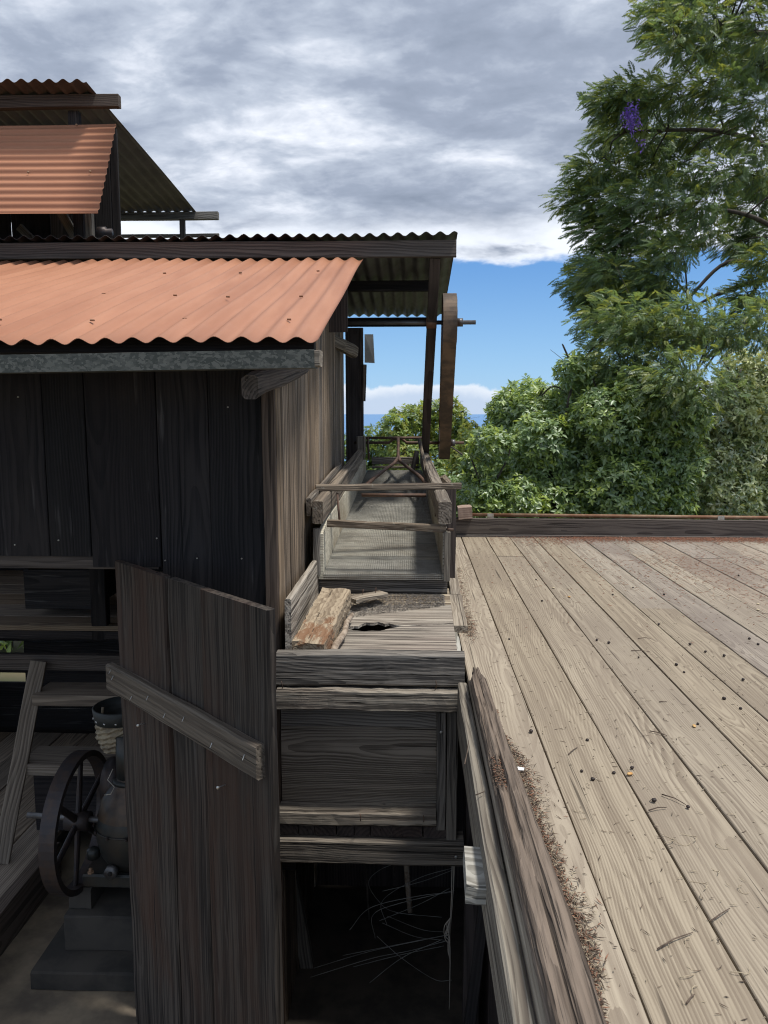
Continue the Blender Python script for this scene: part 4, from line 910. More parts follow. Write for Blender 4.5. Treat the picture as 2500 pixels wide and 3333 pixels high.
# ------------------------------------------------------------------ litter on the deck
def needles(name, pts, mats_, label, cat, ln=(0.008, 0.022), r=0.0008, lift=0.004, seed=1):
    """pts: list of (x, y, z); each a dry needle lying at any angle"""
    rg = np.random.RandomState(seed); P = np.array(pts); n = len(P)
    a = rg.uniform(0, math.pi, n); L = rg.uniform(ln[0], ln[1], n) / 2; e = rg.uniform(-0.25, 0.25, n)
    d = np.stack([np.cos(a), np.sin(a), e], 1) * L[:, None]; bend = rg.uniform(-0.25, 0.25, n) * L
    s = np.stack([-np.sin(a), np.cos(a), np.zeros(n)], 1); w = s * (r * rg.uniform(0.6, 1.5, n))[:, None]; up = np.array([0, 0, 1.0]) * r * 1.4
    mid = P + s * bend[:, None]
    A, B = P - d, P + d
    V = np.stack([A, mid + w, mid + up, mid - w, B], 1).reshape(-1, 3)
    F = np.array([(0, 1, 2), (0, 2, 3), (4, 2, 1), (4, 3, 2), (0, 3, 1), (4, 1, 3)]); F = (F[None] + (np.arange(n) * 5)[:, None, None]).reshape(-1, 3)
    mats_ = mats_ if isinstance(mats_, list) else [mats_]; o = add_mesh(name, mesh_np(name, V, F, mats_, np.repeat(rg.randint(0, len(mats_), n), 6)), Matrix.Identity(4)); return tag(o, label, cat, None, 'stuff')
rl = random.Random(33)
pts = []
for _ in range(3300):
    y = rl.uniform(0.9, 2.5); wdt = 0.055 if y < 2.3 else 0.03
    wdt *= 0.55 + 0.45 * math.sin(y * 7.3) * math.sin(y * 3.1 + 1)
    x0 = 0.264 + 0.045 * min(1, (2.765 - y) / 3.465 * 2.4) + 0.002
    pts.append((x0 + abs(rl.gauss(0, 1)) * wdt * 0.62, y, 0.003 + rl.random() * 0.007))
for _ in range(500):
    y = rl.uniform(3.35, 4.9); pts.append((0.225 + (y - 3.35) * 0.03 + abs(rl.gauss(0, 0.028)) + 0.02, y, 0.003 + rl.random() * 0.006))
for _ in range(500):
    pts.append((rl.gauss(0.262, 0.02), rl.gauss(3.55, 0.12), 0.003 + rl.random() * 0.01))
needles('needle_litter', pts, [M['needle'], M['straw'], M['twig'], M['needle'], M['needle_red']], 'brown drift of dry needles along the inner side of the curb log', 'litter', ln=(0.008, 0.027), r=0.0011, seed=2)
pts = []
for _ in range(5200):
    y = 0.95 + 5.2 * rl.random() ** 1.1; x = rl.uniform(0.3, 3.3)
    if x > 0.56 * y + 0.3: continue
    pts.append((x, y, 0.003))
needles('scattered_needles', pts, [M['straw'], M['needle'], M['straw'], M['twig']], 'pale straw and needle scraps scattered over the deck boards', 'litter', ln=(0.006, 0.026), r=0.0009, seed=3)
pts = []
for _ in range(1500):
    y = 0.95 + 5.0 * rl.random(); x = rl.uniform(0.3, 3.3)
    if x > 0.56 * y + 0.3: continue
    if rl.random() < 0.55: x = 0.398 + 0.1935 * round((x - 0.398) / 0.1935) + rl.gauss(-0.003, 0.006)
    pts.append((x, y, 0.002))
needles('dark_scraps', pts, M['twig'], 'dark needle scraps caught in the gaps between deck boards', 'litter', ln=(0.006, 0.018), r=0.001, seed=4)
pts = []
for _ in range(11000):
    x = rl.uniform(0.6, 3.6); k = min(1, max(0.05, (x - 0.7) / 0.9))
    if rl.random() > k: continue
    pts.append((x, 6.145 - abs(rl.gauss(0, 1)) * (0.10 + 0.12 * max(0, math.sin(x * 2.1))), 0.003 + rl.random() * 0.008))
for _ in range(2200):
    pts.append((rl.gauss(2.0, 0.6), rl.gauss(4.9, 0.55), 0.003))
needles('red_needle_litter', pts, M['needle_red'], 'reddish drift of needles piled along the far curb', 'litter', ln=(0.014, 0.036), r=0.0015, seed=5)
pts = []
for _ in range(2600):
    x = rl.uniform(-0.30, 0.16); y = 3.60 - (x + 0.30) * -0.02 + rl.uniform(-0.15, 0.15) * (1 - 0.55 * (x + 0.3) / 0.46) + 0.07 * (x + 0.3) / 0.46
    if y > 3.75: continue
    pts.append((x, y, fz(y) + 0.002 + rl.random() * 0.012))
needles('grey_litter', pts, M['greylitter'], 'grey heap of old needles on the bin floor below the screen', 'litter', ln=(0.01, 0.028), r=0.001, seed=6)
pts = []
for _ in range(320): pts.append((0.236 + rl.uniform(-.014, .012), 1.96 + rl.gauss(0, .06), 0.036 + rl.random() * .01))
needles('log_crumbs', pts, [M['needle'], M['needle'], M['twig'], M['needle_red']], 'reddish brown crumbs of rot filling the hollow in the curb log', 'litter', ln=(0.008, 0.02), r=0.0012, seed=7)

ORD = ['first', 'second', 'third', 'fourth', 'fifth', 'sixth', 'seventh', 'eighth', 'ninth', 'tenth', 'eleventh', 'twelfth']
def on_board(pts):
    """for each point: (board number from the curb log, rank from the near end on that board)"""
    bd_ = [max(0, min(11, int((p[0] - 0.205) / 0.1935))) for p in pts]
    return [(ORD[b], ORD[sorted(q[1] for q, c in zip(pts, bd_) if c == b).index(p[1])]) for p, b in zip(pts, bd_)]
BEANS = [(0.377, 2.321), (0.54, 2.265), (0.624, 2.083), (0.565, 2.05), (0.478, 2.058), (0.817, 3.319), (0.859, 3.278), (0.924, 2.404), (0.705, 1.869), (0.629, 1.898), (0.931, 3.083), (1.053, 2.992), (1.054, 2.905), (1.289, 3.114), (1.233, 3.168), (1.205, 3.271), (1.17, 3.585), (1.268, 4.36), (1.389, 4.19), (1.105, 4.175), (2.007, 4.708), (1.245, 2.827), (1.116, 2.539), (1.096, 2.627), (1.497, 3.362), (1.499, 3.279), (0.694, 4.024), (0.433, 3.32), (0.746, 4.552), (0.497, 2.009)]
def bean_mesh(nm, mat, sx, sy, sz_, seed):
    r = random.Random(seed); V = []; F = []; S, H = 10, 6
    for j in range(1, H):
        t = math.pi * j / H
        for k in range(S):
            a = 2 * math.pi * k / S; q = 1 + r.uniform(-.1, .1)
            V.append((sx * math.sin(t) * math.cos(a) * q, sy * math.sin(t) * math.sin(a) * q, sz_ * (1 + math.cos(t) * q * 0.95)))
    for j in range(H - 2):
        for k in range(S):
            a, b = j * S + k, j * S + (k + 1) % S; F.append((a, a + S, b + S, b))
    F.append(tuple(range(S))); F.append(tuple(range((H - 2) * S + S - 1, (H - 2) * S - 1, -1)))
    return mesh_np(nm, V, F, [mat], smooth=True)
bmesh_list = [bean_mesh('coffee_cherry', M['bean'], 0.0068, 0.0056, 0.0052, k) for k in range(3)]
for k, (bx, by) in enumerate(BEANS):
    s = rl.uniform(0.75, 1.15) if k != 0 else 1.1
    o = add_mesh('coffee_cherry', bmesh_list[k % 3], Matrix.Translation((bx, by, 0.0005)) @ Matrix.Rotation(rl.uniform(0, 6), 4, 'Z') @ Matrix.Scale(s, 4))
    tag(o, 'black dried coffee cherry, %s from the near end on the %s deck board' % on_board(BEANS)[k][::-1], 'coffee cherry', 'dried coffee cherries on the deck')
for k, (bx, by, lab) in enumerate(((0.608, 2.046, 'split orange cherry husk nearest the curb log'), (0.906, 2.385, 'split orange cherry husk farther right beside a black cherry'), (0.856, 4.121, 'tiny orange husk far back on the deck'))):
    tag(add_mesh('cherry_husk', bean_mesh('cherry_husk', M['husk'], 0.010, 0.006, 0.004, k + 9), Matrix.Translation((bx, by, 0.0005)) @ Matrix.Rotation(k + 0.4, 4, 'Z')), lab, 'husk')
for (bx, by, lab) in ((1.813, 3.998, 'cream coffee bean, farther of the two near the right edge of the deck'), (1.76, 3.877, 'cream coffee bean, nearer of the two near the right edge of the deck'), (0.81, 4.333, 'lone pale coffee bean on the fourth deck board beside an orange husk')):
    tag(add_mesh('coffee_bean', bean_mesh('coffee_bean', M['parchment'], 0.009, 0.0065, 0.004, 5), Matrix.Translation((bx, by, 0.0005)) @ Matrix.Rotation(bx * 3, 4, 'Z')), lab, 'coffee bean', 'cream coffee beans on the deck')
tag(raw('white_chip', None, [(0.292, 2.047, 0.011), (0.314, 2.043, 0.010), (0.318, 2.056, 0.012), (0.300, 2.062, 0.012), (0.292, 2.047, 0.009), (0.314, 2.043, 0.008), (0.318, 2.056, 0.010), (0.300, 2.062, 0.010)],
    [(0, 1, 2, 3), (7, 6, 5, 4), (0, 4, 5, 1), (1, 5, 6, 2), (2, 6, 7, 3), (3, 7, 4, 0)], M['paperwhite']), 'white flake lying in the needle litter beside the curb log', 'flake')
TW = [((0.461, 2.162), (0.498, 2.212), 'short dark twig on the second deck board beside two black cherries'), ((0.463, 1.338), (0.545, 1.387), 'longest dark twig near the bottom of the deck'), ((0.66, 1.933), (0.704, 1.881), 'thin twig ending at a black cherry'), ((0.594, 1.423), (0.647, 1.464), 'dark twig crossing a board gap near the bottom right'),
      ((1.005, 3.349), (1.062, 3.354), 'fine twig lying across the fifth board far back'), ((0.926, 3.173), (0.999, 3.16), 'fine twig lying just nearer than the farthest one'), ((0.6, 1.848), (0.65, 1.865), 'forked dark twig over a board gap in mid deck'), ((0.752, 2.342), (0.795, 2.307), 'thin brown twig in the middle of the deck'), ((0.47, 1.205), (0.491, 1.226), 'tiny twig at the very bottom of the picture'), ((0.86, 2.591), (0.887, 2.592), 'tiny twig on the fourth board'),
      ((0.155, 2.11), (0.178, 2.27), 'slanting twig on the rim board left of the curb log'), ((0.172, 1.93), (0.197, 1.95), 'dark splinter stuck between rim board and curb log')]
for a, b2, lab in TW:
    m_ = ((a[0] + b2[0]) / 2 + rl.uniform(-.004, .004), (a[1] + b2[1]) / 2 + rl.uniform(-.004, .004)); zz = 0.004 if a[0] > 0.2 else -0.006
    tag(tube('twig', None, [(a[0], a[1], zz), (m_[0], m_[1], zz + 0.003), (b2[0], b2[1], zz)], 0.0018, M['twig'], seg=5, r2=0.001), lab, 'twig')
CUR = [(0.585, 1.553), (0.607, 1.54), (0.636, 1.713), (0.727, 1.7), (0.659, 1.591), (0.875, 1.863), (0.591, 1.297), (0.487, 1.284), (0.538, 1.357), (0.802, 1.846), (0.652, 1.726), (0.707, 1.53), (0.595, 1.719), (0.512, 1.229), (0.9, 2.1), (1.1, 2.5), (0.75, 2.05)]
for k, (cx, cy) in enumerate(CUR):
    R = rl.uniform(0.012, 0.026); a0 = rl.uniform(0, 6); sp = rl.uniform(1.3, 3.4)
    tag(tube('straw_curl', None, [(cx + R * math.cos(a0 + sp * i / 8), cy + R * 0.8 * math.sin(a0 + sp * i / 8), 0.003 + 0.004 * math.sin(i * 0.8)) for i in range(9)], 0.0009, M['straw'], seg=4, r2=0.0006),
        'pale curled straw, %s from the near end on the %s deck board' % on_board(CUR)[k][::-1], 'straw', 'curled straws on the deck')

# ------------------------------------------------------------------ trees and bushes
def quads_mesh(name, mats, P, D, S, U, L, W, fold, mi, parent):
    """diamond leaves: base P, direction D, side S, up U; all (n,3); L, W (n,)"""
    n = len(P); Lc = L[:, None]; Wc = W[:, None]
    b = P; t = P + D * Lc - U * (Lc * 0.10); m = P + D * Lc * 0.45
    l = m + S * Wc * 0.5 + U * Wc * fold; r = m - S * Wc * 0.5 + U * Wc * fold
    V = np.stack([b, l, t, r], 1).reshape(-1, 3)
    F = (np.array([(0, 2, 1), (0, 3, 2)])[None] + (np.arange(n) * 4)[:, None, None]).reshape(-1, 3)
    c = P.mean(0); me = mesh_np(name, V - c, F, mats, np.repeat(mi, 2))
    return add_mesh(name, me, Matrix.Translation(Vector(c)), parent)
def unit(a): return a / np.maximum(1e-6, np.linalg.norm(a, axis=1))[:, None]
def sideup(D, rg, ref=None):
    up = (np.tile(np.array([0, 0, 1.0]), (len(D), 1)) if ref is None else ref) + rg.normal(0, 0.35, D.shape); S = unit(np.cross(up, D)); U = unit(np.cross(D, S)); return S, U
def fern_crown(parent, clumps, trunkxy, mats, per, rg, name='crown', rad=(0.38, 0.27)):
    """feathery twice-cut leaves: each frond a midrib with many small pinnae"""
    C = np.array(clumps); n = len(C) * per; base = np.repeat(C, per, 0)
    off = unit(rg.normal(0, 1, (n, 3))) * (rg.uniform(0, 1, n) ** 0.5)[:, None] * np.array([rad[0], rad[0], rad[1]])
    P = base + off
    out = P - np.array([trunkxy[0], trunkxy[1], 0]); out[:, 2] = 0
    D = unit(unit(out) * 0.75 + unit(off) * 0.8 + rg.normal(0, 0.35, (n, 3)) + np.array([0, 0, -0.12])); S, U = sideup(D, rg, unit(off) * 0.55 + unit(out) * 0.15 + np.array([0, 0, 0.75]))
    FL = rg.uniform(0.13, 0.22, n) * P[:, 1] / 11.0; K = 10
    ts = np.linspace(0.12, 1.0, K); prof = np.sin(np.pi * (0.18 + 0.74 * ts)) * 0.34
    PP, DD, SS, UU, LL, WW, MI = [], [], [], [], [], [], []
    fm_ = np.where(rg.uniform(0, 1, n) < 0.25, 1, np.where(rg.uniform(0, 1, n) < 0.5, 2, 0))
    for t, pl in zip(ts, prof):
        pos = P + D * (FL * t)[:, None] - U * (FL * 0.28 * t * t)[:, None]
        for sg in (1, -1):
            dd_ = unit(S * sg * 0.85 + D * 0.55 - U * (0.15 + 0.3 * t) + rg.normal(0, 0.08, (n, 3)))
            PP.append(pos); DD.append(dd_); ss = unit(np.cross(U, dd_)); SS.append(ss); UU.append(unit(np.cross(dd_, ss)))
            LL.append(FL * pl * rg.uniform(0.85, 1.15, n)); WW.append(FL * 0.095 * np.ones(n)); MI.append(fm_)
    cat_ = np.concatenate
    return quads_mesh(name, mats, cat_(PP), cat_(DD), cat_(SS), cat_(UU), cat_(LL), cat_(WW), 0.12, cat_(MI), parent)
def leaf_crown(parent, clumps, mats, per, size, asp, rg, name='crown', weights=(0.45, 0.3, 0.25), lobes=5, droop=0.35, squash=0.9):
    """broad leaves in small sprays spread through and over the clumps (x, y, z, r)"""
    C = np.array(clumps); k = np.maximum(8, (per * (C[:, 3] / C[:, 3].mean()) ** 2).astype(int)); idx = np.repeat(np.arange(len(C)), k); n = len(idx)
    dirs = unit(rg.normal(0, 1, (n, 3))); rr = C[idx, 3] * (0.55 + 0.55 * rg.uniform(0, 1, n) ** 0.7)
    tip = C[idx, :3] + dirs * rr[:, None] * np.array([1, 1, squash])
    sd_ = unit(dirs + np.array([0, 0, 0.45]) + rg.normal(0, 0.5, (n, 3)))
    P, D, MI = [], [], []
    sm = rg.choice(3, n, p=weights)
    S0, U0 = sideup(sd_, rg)
    for j in range(lobes):
        a = 2 * math.pi * j / lobes + rg.uniform(-.4, .4, n)
        d = unit(sd_ * 0.45 + S0 * np.cos(a)[:, None] + U0 * np.sin(a)[:, None] * 0.8 + np.array([0, 0, -droop]))
        P.append(tip - sd_ * (size * 0.55 * rg.uniform(0, 1, n))[:, None]); D.append(d); MI.append(sm)
    P, D, MI = np.concatenate(P), np.concatenate(D), np.concatenate(MI); S, U = sideup(D, rg, np.tile(dirs * 0.75 + np.array([0, -0.15, 0.6]), (lobes, 1))); m = len(P)
    L = size * rg.uniform(0.65, 1.25, m)
    return quads_mesh(name, mats, P, D, S, U, L, L * asp, 0.16, MI, parent)
def limb(parent, name, pts, r, r2, seg=8):
    return tube(name, parent, [tuple(p) for p in spline(pts, 6)], r, M['bark'], seg=seg, r2=r2, wob=0.06)
def twigs(parent, frm, clumps, rg, r=0.02):
    lines = []
    for c in clumps:
        c = np.array(c[:3]); f = frm[int(np.argmin([np.linalg.norm(np.array(q) - c) for q in frm]))]; f = np.array(f)
        m_ = f + (c - f) * 0.5 + rg.normal(0, 0.12, 3) + np.array([0, 0, 0.12]); lines.append((spline([f, m_, c], 6), r))
        for _ in range(5):
            e = c + rg.normal(0, 0.15, 3); s = f + (c - f) * rg.uniform(0.6, 1); lines.append((spline([s, (s + e) / 2 + rg.normal(0, .05, 3), e], 3), r * 0.4))
    V, F = [], []
    for pts, rr_ in lines:
        v, f = tube_vf([tuple(p) for p in pts], rr_, 5, rr_ * 0.35, base=len(V)); V += v; F += f
    c0 = Vector(V[0]); V = np.array(V) - np.array(c0)
    return tag(add_mesh('twigs', mesh_np('twigs', V, F, [M['bark']]), Matrix.Translation(c0), parent), kind='stuff')

JAC = [(3.43, 11.6, 6.49), (3.72, 11.12, 6.2), (4.58, 12.17, 6.75), (4.7, 11.31, 6.15), (3.42, 10.99, 5.88), (4.28, 12.19, 6.32), (5.36, 14.04, 7.04), (5.6, 13.62, 6.57), (5.82, 13.5, 6.79), (3.09, 11.92, 5.56), (3.7, 12.62, 5.82), (3.83, 11.74, 5.51), (4.16, 11.37, 5.42), (4.57, 11.13, 5.14), (2.87, 11.91, 5.49), (3.28, 13.51, 5.55), (3.83, 13.28, 5.32), (4.46, 13.64, 5.58), (5.06, 13.62, 5.57), (4.79, 11.45, 4.77), (3.23, 12.12, 5.35), (2.79, 12.82, 4.77), (3.27, 13.06, 4.84), (3.86, 13.34, 4.92), (4.49, 13.91, 5.08), (4.1, 11.07, 4.24), (5.34, 12.92, 4.71), (2.65, 12.92, 4.35), (2.96, 12.56, 4.21), (3.23, 11.83, 4.09), (3.92, 12.45, 4.18), (4.01, 11.08, 3.82), (5.77, 14.1, 4.51), (6.12, 13.85, 4.82), (2.87, 12.66, 3.82), (3.21, 12.1, 3.69), (4.26, 14.01, 4.11), (4.48, 12.8, 3.84), (5.57, 13.91, 3.92), (6.06, 13.79, 4.05), (2.96, 12.57, 3.37), (3.36, 12.35, 3.37), (3.84, 12.77, 3.2), (3.04, 12.39, 2.93), (3.62, 11.33, 3.24), (5.25, 11.85, 3.23), (2.02, 8.01, 1.97), (2.35, 8.01, 1.93), (2.68, 8.01, 1.93), (2.25, 8.01, 1.7), (2.59, 8.01, 1.66), (2.94, 8.01, 1.85), (3.31, 8.01, 1.88), (3.54, 8.01, 1.92), (2.02, 8.01, 1.57), (2.56, 7.47, 1.4), (2.69, 7.47, 1.18), (2.38, 7.47, 1.26), (5.86, 12.76, 6.53), (6.64, 13.99, 5.97), (5.43, 11.11, 4.06), (5.36, 10.98, 3.12), (3.87, 8.01, 1.78), (6.74, 13.5, 5.22), (6.72, 12.96, 3.86), (3.91, 11.6, 6.9), (4.66, 11.94, 7.18), (5.07, 11.39, 6.77), (3.76, 12.4, 7.18), (5.25, 10.91, 6.85), (5.26, 13.25, 8.46), (4.79, 13.97, 8.66), (7.57, 12.54, 7.27), (8.13, 13.33, 6.15), (7.91, 11.87, 5.48), (8.47, 12.66, 4.58), (7.35, 11.65, 7.94), (6.45, 12.77, 8.17), (7.57, 14.11, 4.81), (8.36, 11.65, 6.82), (2.68, 11.64, 3.01), (3.23, 12.74, 3.05), (3.25, 11.49, 2.66), (3.14, 12.36, 2.64), (3.35, 11.43, 2.9), (3.7, 11.67, 2.68), (2.96, 12.8, 2.78), (3.56, 11.61, 2.34), (4.2, 12.26, 2.21), (4.65, 11.99, 2.18), (5.03, 11.98, 2.72), (2.93, 12.04, 2.33), (3.23, 11.59, 2.14), (2.67, 12.55, 3.02)]
jm = [leaf_mat('jacaranda_leaf', (0.191, 0.280, 0.112), (0.151, 0.235, 0.101), 0.46, 0.05), leaf_mat('jacaranda_leaf_young', (0.281, 0.331, 0.088), (0.225, 0.275, 0.083), 0.48, 0.05), leaf_mat('jacaranda_leaf_old', (0.119, 0.175, 0.095), (0.140, 0.203, 0.098), 0.38, 0.05)]
jac = root('jacaranda_tree', (7.06, 12.54, -2.4), 'tall feathery jacaranda tree with a violet blossom at upper right', 'tree')
limb(jac, 'trunk', [(7.06, 12.54, -2.6), (7.0, 12.54, -0.12), (6.83, 12.6, 2.12), (6.6, 12.66, 4.36), (6.16, 12.66, 6.6), (5.6, 12.77, 8.17)], 0.20, 0.05, 12)
FR_ = [[(6.83, 12.6, 2.34), (6.05, 12.43, 3.07), (5.43, 12.32, 3.2), (4.79, 12.32, 3.27), (4.26, 12.32, 2.77), (3.7, 12.21, 2.23)], [(6.05, 12.43, 3.02), (5.42, 12.32, 3.02), (4.7, 12.21, 2.81), (4.2, 12.21, 2.55)], [(6.94, 12.54, 1.0), (6.05, 12.21, 1.95), (5.43, 11.98, 1.62), (4.82, 11.87, 1.43), (4.14, 11.76, 1.34)], [(6.72, 12.66, 3.24), (5.82, 12.43, 3.63), (5.04, 12.32, 3.97), (4.26, 12.43, 4.08), (3.36, 12.43, 3.86)], [(6.61, 12.66, 4.36), (5.6, 12.54, 4.92), (4.7, 12.43, 5.2), (3.81, 12.32, 5.2), (3.14, 12.21, 5.14)], [(6.16, 12.66, 6.26), (5.38, 12.32, 6.49), (4.48, 11.98, 6.38), (3.7, 11.65, 6.15)], [(6.83, 12.6, 2.12), (7.39, 12.77, 3.91), (7.84, 12.77, 5.48)], [(5.43, 12.32, 3.2), (5.15, 12.32, 2.74), (4.82, 12.21, 2.46)]]
for k, f in enumerate(FR_): limb(jac, 'branch', f, 0.052 if k != 7 else 0.03, 0.016)
jr = np.random.RandomState(5)
twigs(jac, [p for f in FR_ for p in f[1:]], JAC, jr, 0.017)
fern_crown(jac, JAC, (6.9, 12.6), jm, 165, jr, rad=(0.42, 0.26))
fp = np.array([(2.66, 10.2, 4.68), (2.69, 10.2, 4.60), (2.72, 10.2, 4.53), (2.73, 10.2, 4.72), (2.84, 10.2, 4.34)]) * 1.10 + np.array([0, 0, -0.10])
idx = np.repeat(np.arange(5), [70, 90, 50, 30, 14]); P_ = fp[idx] + jr.normal(0, 0.045, (len(idx), 3)); D_ = unit(jr.normal(0, 1, (len(idx), 3)) + np.array([0, 0, -0.4])); S_, U_ = sideup(D_, jr)
quads_mesh('blossom', [M['flower']], P_, D_, S_, U_, np.full(len(idx), 0.05), np.full(len(idx), 0.028), 0.3, np.zeros(len(idx), int), jac)

def bush(name, loc, label, cat, clumps, mats, per, size, asp, seed, stems=5, **kw):
    rg = np.random.RandomState(seed); b = root(name, loc, label, cat); L0 = np.array(loc, float)
    tops = [np.array(clumps[i][:3]) for i in rg.choice(len(clumps), min(stems, len(clumps)), replace=False)]
    trunk_top = L0 + np.array([0, 0, 0.9]); limb(b, 'trunk', [L0 - np.array([0, 0, 0.4]), L0 + np.array([0.03, 0, 0.4]), trunk_top], 0.09, 0.06)
    for t in tops: limb(b, 'branch', [trunk_top - np.array([0, 0, 0.1]), (trunk_top + t) / 2 + rg.normal(0, .12, 3), t], 0.04, 0.012)
    twigs(b, [trunk_top] + tops, clumps, rg, 0.012)
    leaf_crown(b, clumps, mats, per, size, asp, rg, **kw); return b
BIG = [(1.07, 8.64, 1.03, 0.23), (1.29, 8.39, 1.06, 0.25), (1.13, 8.64, 0.79, 0.32), (0.77, 7.6, 0.68, 0.21), (1.31, 7.9, 0.72, 0.33), (0.77, 8.65, 0.38, 0.23), (1.07, 8.44, 0.4, 0.31), (1.4, 8.03, 0.34, 0.39), (1.74, 8.63, 0.65, 0.36), (1.75, 8.26, 1.06, 0.35), (1.94, 8.48, 1.35, 0.31), (1.62, 7.9, 1.42, 0.18), (1.94, 7.79, 0.95, 0.38), (1.92, 8.07, 0.47, 0.43), (2.03, 7.73, 0.23, 0.42), (2.38, 8.0, 0.57, 0.43), (2.6, 8.64, 1.06, 0.42), (2.19, 7.95, 1.28, 0.28), (0.73, 7.59, 0.16, 0.23), (1.05, 7.62, 0.12, 0.28), (1.45, 7.77, 0.04, 0.32), (1.98, 8.45, -0.03, 0.36), (2.49, 7.99, 0.11, 0.39), (2.62, 7.9, 0.49, 0.33), (2.58, 7.69, 0.95, 0.32), (0.67, 8.67, 0.12, 0.18), (1.38, 7.95, -0.48, 0.46), (2.13, 8.04, -0.57, 0.46), (2.77, 8.22, -0.38, 0.46)]
gm = [leaf_mat('bush_leaf', (0.275, 0.383, 0.142), (0.204, 0.314, 0.123), 0.40, 0.09), leaf_mat('bush_leaf_light', (0.450, 0.570, 0.142), (0.355, 0.483, 0.127), 0.46, 0.09), leaf_mat('bush_leaf_dark', (0.174, 0.267, 0.118), (0.204, 0.312, 0.125), 0.36, 0.08)]
bush('leafy_bush', (1.7, 8.2, -2.0), 'large glossy green bush behind the far deck curb', 'bush', BIG, gm, 560, 0.068, 0.42, 21, 8)
pm = [leaf_mat('pale_leaf', (0.658, 0.710, 0.354), (0.481, 0.557, 0.240), 0.3, 0.1), leaf_mat('pale_under_leaf', (0.210, 0.289, 0.105), (0.158, 0.236, 0.096), 0.34, 0.12), leaf_mat('pale_tip', (0.726, 0.750, 0.508), (0.557, 0.626, 0.363), 0.3, 0.08)]
PALE = [(3.11, 8.63, 0.8, 0.26), (3.29, 8.38, 0.95, 0.3), (3.56, 8.22, 1.0, 0.29), (3.17, 8.22, 0.47, 0.29), (3.5, 8.34, 0.61, 0.35), (4.0, 8.92, 0.64, 0.32), (3.02, 8.32, 0.16, 0.3), (3.31, 8.2, 0.17, 0.34), (3.88, 8.71, 0.18, 0.37), (4.01, 8.43, 0.71, 0.41), (4.46, 9.29, 0.07, 0.45), (3.39, 8.3, 1.21, 0.24), (3.88, 8.76, 1.3, 0.27), (3.6, 8.53, -0.41, 0.47), (4.18, 8.63, -0.41, 0.47), (3.69, 8.81, 1.47, 0.29), (4.26, 8.91, 1.19, 0.33)]
bush('pale_bush', (3.7, 8.6, -2.0), 'bush with cream tipped pale leaves at the right edge behind the curb', 'bush', PALE, pm, 480, 0.066, 0.42, 22, 6, weights=(0.44, 0.30, 0.26))
ym = [leaf_mat('sunny_leaf', (0.325, 0.423, 0.105), (0.244, 0.342, 0.098), 0.44, 0.04), leaf_mat('sunny_leaf_yellow', (0.403, 0.416, 0.086), (0.301, 0.338, 0.079), 0.45, 0.04), leaf_mat('sunny_leaf_dark', (0.127, 0.192, 0.077), (0.155, 0.228, 0.084), 0.34, 0.04)]
MIDL = [(-0.92, 16.77, 0.46, 0.28), (-0.6, 16.41, 0.32, 0.3), (-0.93, 16.99, 0.04, 0.36), (-0.4, 16.48, 0.07, 0.35), (-1.3, 16.6, 0.2, 0.4), (-0.7, 16.6, -0.5, 0.6), (-0.2, 16.6, -0.5, 0.5), (-1.3, 16.6, -0.5, 0.5)]
MIDC = [(-0.14, 14.86, 0.87, 0.31), (0.17, 15.12, 0.92, 0.32), (-0.36, 14.56, 0.7, 0.31), (0.44, 15.13, 1.0, 0.27), (0.79, 14.87, 0.92, 0.29), (0.61, 15.83, 0.63, 0.43), (0.09, 15.75, 0.44, 0.47), (0.81, 15.25, 0.32, 0.41), (-0.18, 14.55, 0.14, 0.39), (0.35, 14.88, 0.03, 0.45), (0.74, 14.86, 1.14, 0.18), (0.96, 14.81, 0.65, 0.22), (0.2, 15, -0.6, 0.6), (0.9, 15, -0.5, 0.6), (-0.4, 14.9, -0.6, 0.5)]
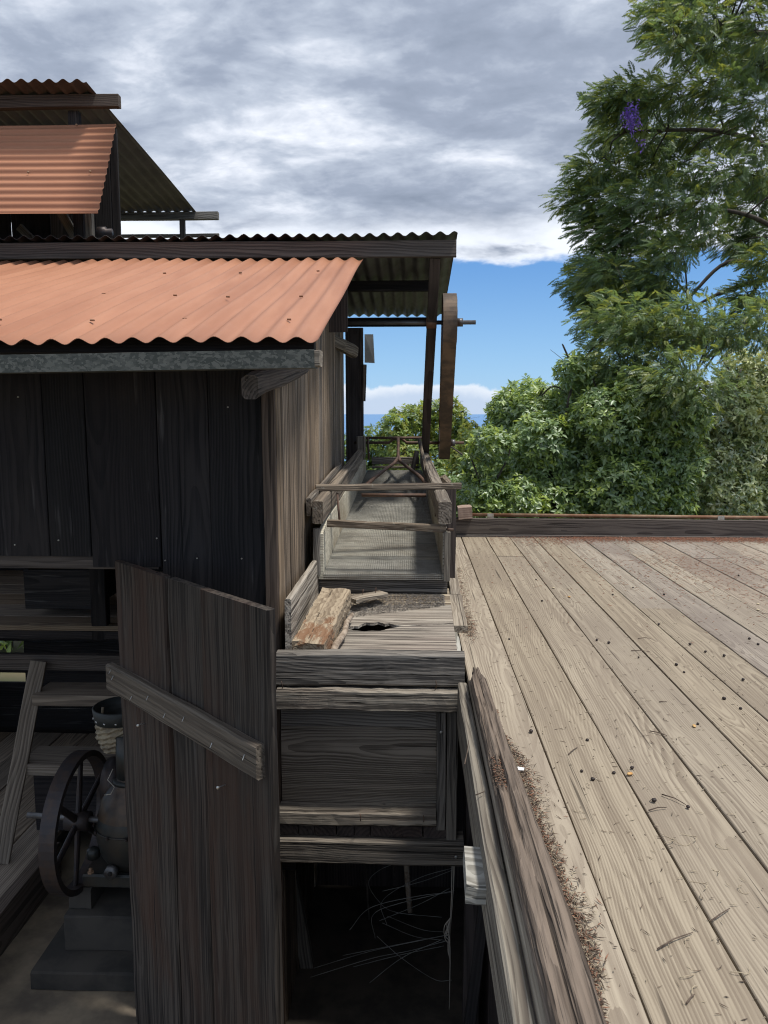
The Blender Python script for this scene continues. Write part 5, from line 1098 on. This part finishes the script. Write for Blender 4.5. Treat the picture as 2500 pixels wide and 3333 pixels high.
MIDR = [(0.98, 12.73, 0.51, 0.25), (1.27, 13.37, 0.53, 0.23), (0.83, 12.64, 0.29, 0.3), (1.12, 12.55, 0.18, 0.34), (0.99, 13.43, 0.69, 0.18), (0.74, 13.06, -0.17, 0.35), (1.13, 13.49, -0.29, 0.37), (1.0, 13.0, -0.8, 0.5), (0.5, 12.9, -0.7, 0.4), (1.5, 13, 0.0, 0.4)]
bush('round_tree', (-0.8, 16.7, -2.8), 'low dark green tree behind the left end of the screen, by the sea gap', 'tree', MIDL, [ym[0], ym[2], ym[2]], 260, 0.085, 0.5, 23, 5)
bush('round_tree', (0.3, 15.1, -2.7), 'rounded sunny green tree rising in front of the sea behind the belt', 'tree', MIDC, ym, 260, 0.085, 0.5, 24, 6, weights=(0.55, 0.2, 0.25))
bush('round_tree', (1.0, 13.0, -2.5), 'yellow green tree between the drive belt and the large bush', 'tree', MIDR, ym, 230, 0.075, 0.5, 25, 5, weights=(0.4, 0.42, 0.18))
DK = [(0.3, 10.6, -0.15, 0.4), (0.7, 10.4, -0.2, 0.4), (0.1, 10.8, -0.6, 0.5), (0.8, 10.6, -0.7, 0.5), (-0.35, 10.8, -0.2, 0.4)]
bush('dark_shrub', (0.4, 10.6, -2.2), 'dark shaded shrub low behind the hanging drive belt', 'bush', DK, [gm[2], gm[0], gm[2]], 240, 0.09, 0.45, 26, 4)
LF = [(-4.9, 8.9, -0.9, 0.45), (-5.3, 8.6, -1.2, 0.5), (-4.6, 8.6, -1.3, 0.45), (-5.0, 9.1, -0.4, 0.4)]
bush('garden_shrub', (-4.9, 8.8, -2.0), 'green shrub glimpsed through the gap in the mill back wall', 'bush', LF, gm, 150, 0.16, 0.35, 27, 3)

def grove(loc, label, x0, x1, y, z0, z1, n, seed, mats):
    r = random.Random(seed); cl = [(r.uniform(x0, x1), y + r.uniform(-.6, .6), r.uniform(z0, z1), r.uniform(0.5, 0.8)) for _ in range(n)]
    bush('background_tree', loc, label, 'tree', cl, mats, 300, 0.15, 0.42, seed, 5)
grove((3.1, 16.2, -2.9), 'dark leafy tree filling the gaps behind the large green bush', 2.1, 5.0, 16.2, -1.8, 1.3, 26, 31, gm)
grove((7.4, 16.4, -2.9), 'dark leafy tree standing behind the cream tipped bush', 5.2, 9.8, 16.4, -1.8, 1.6, 32, 32, [gm[0], gm[2], gm[2]])
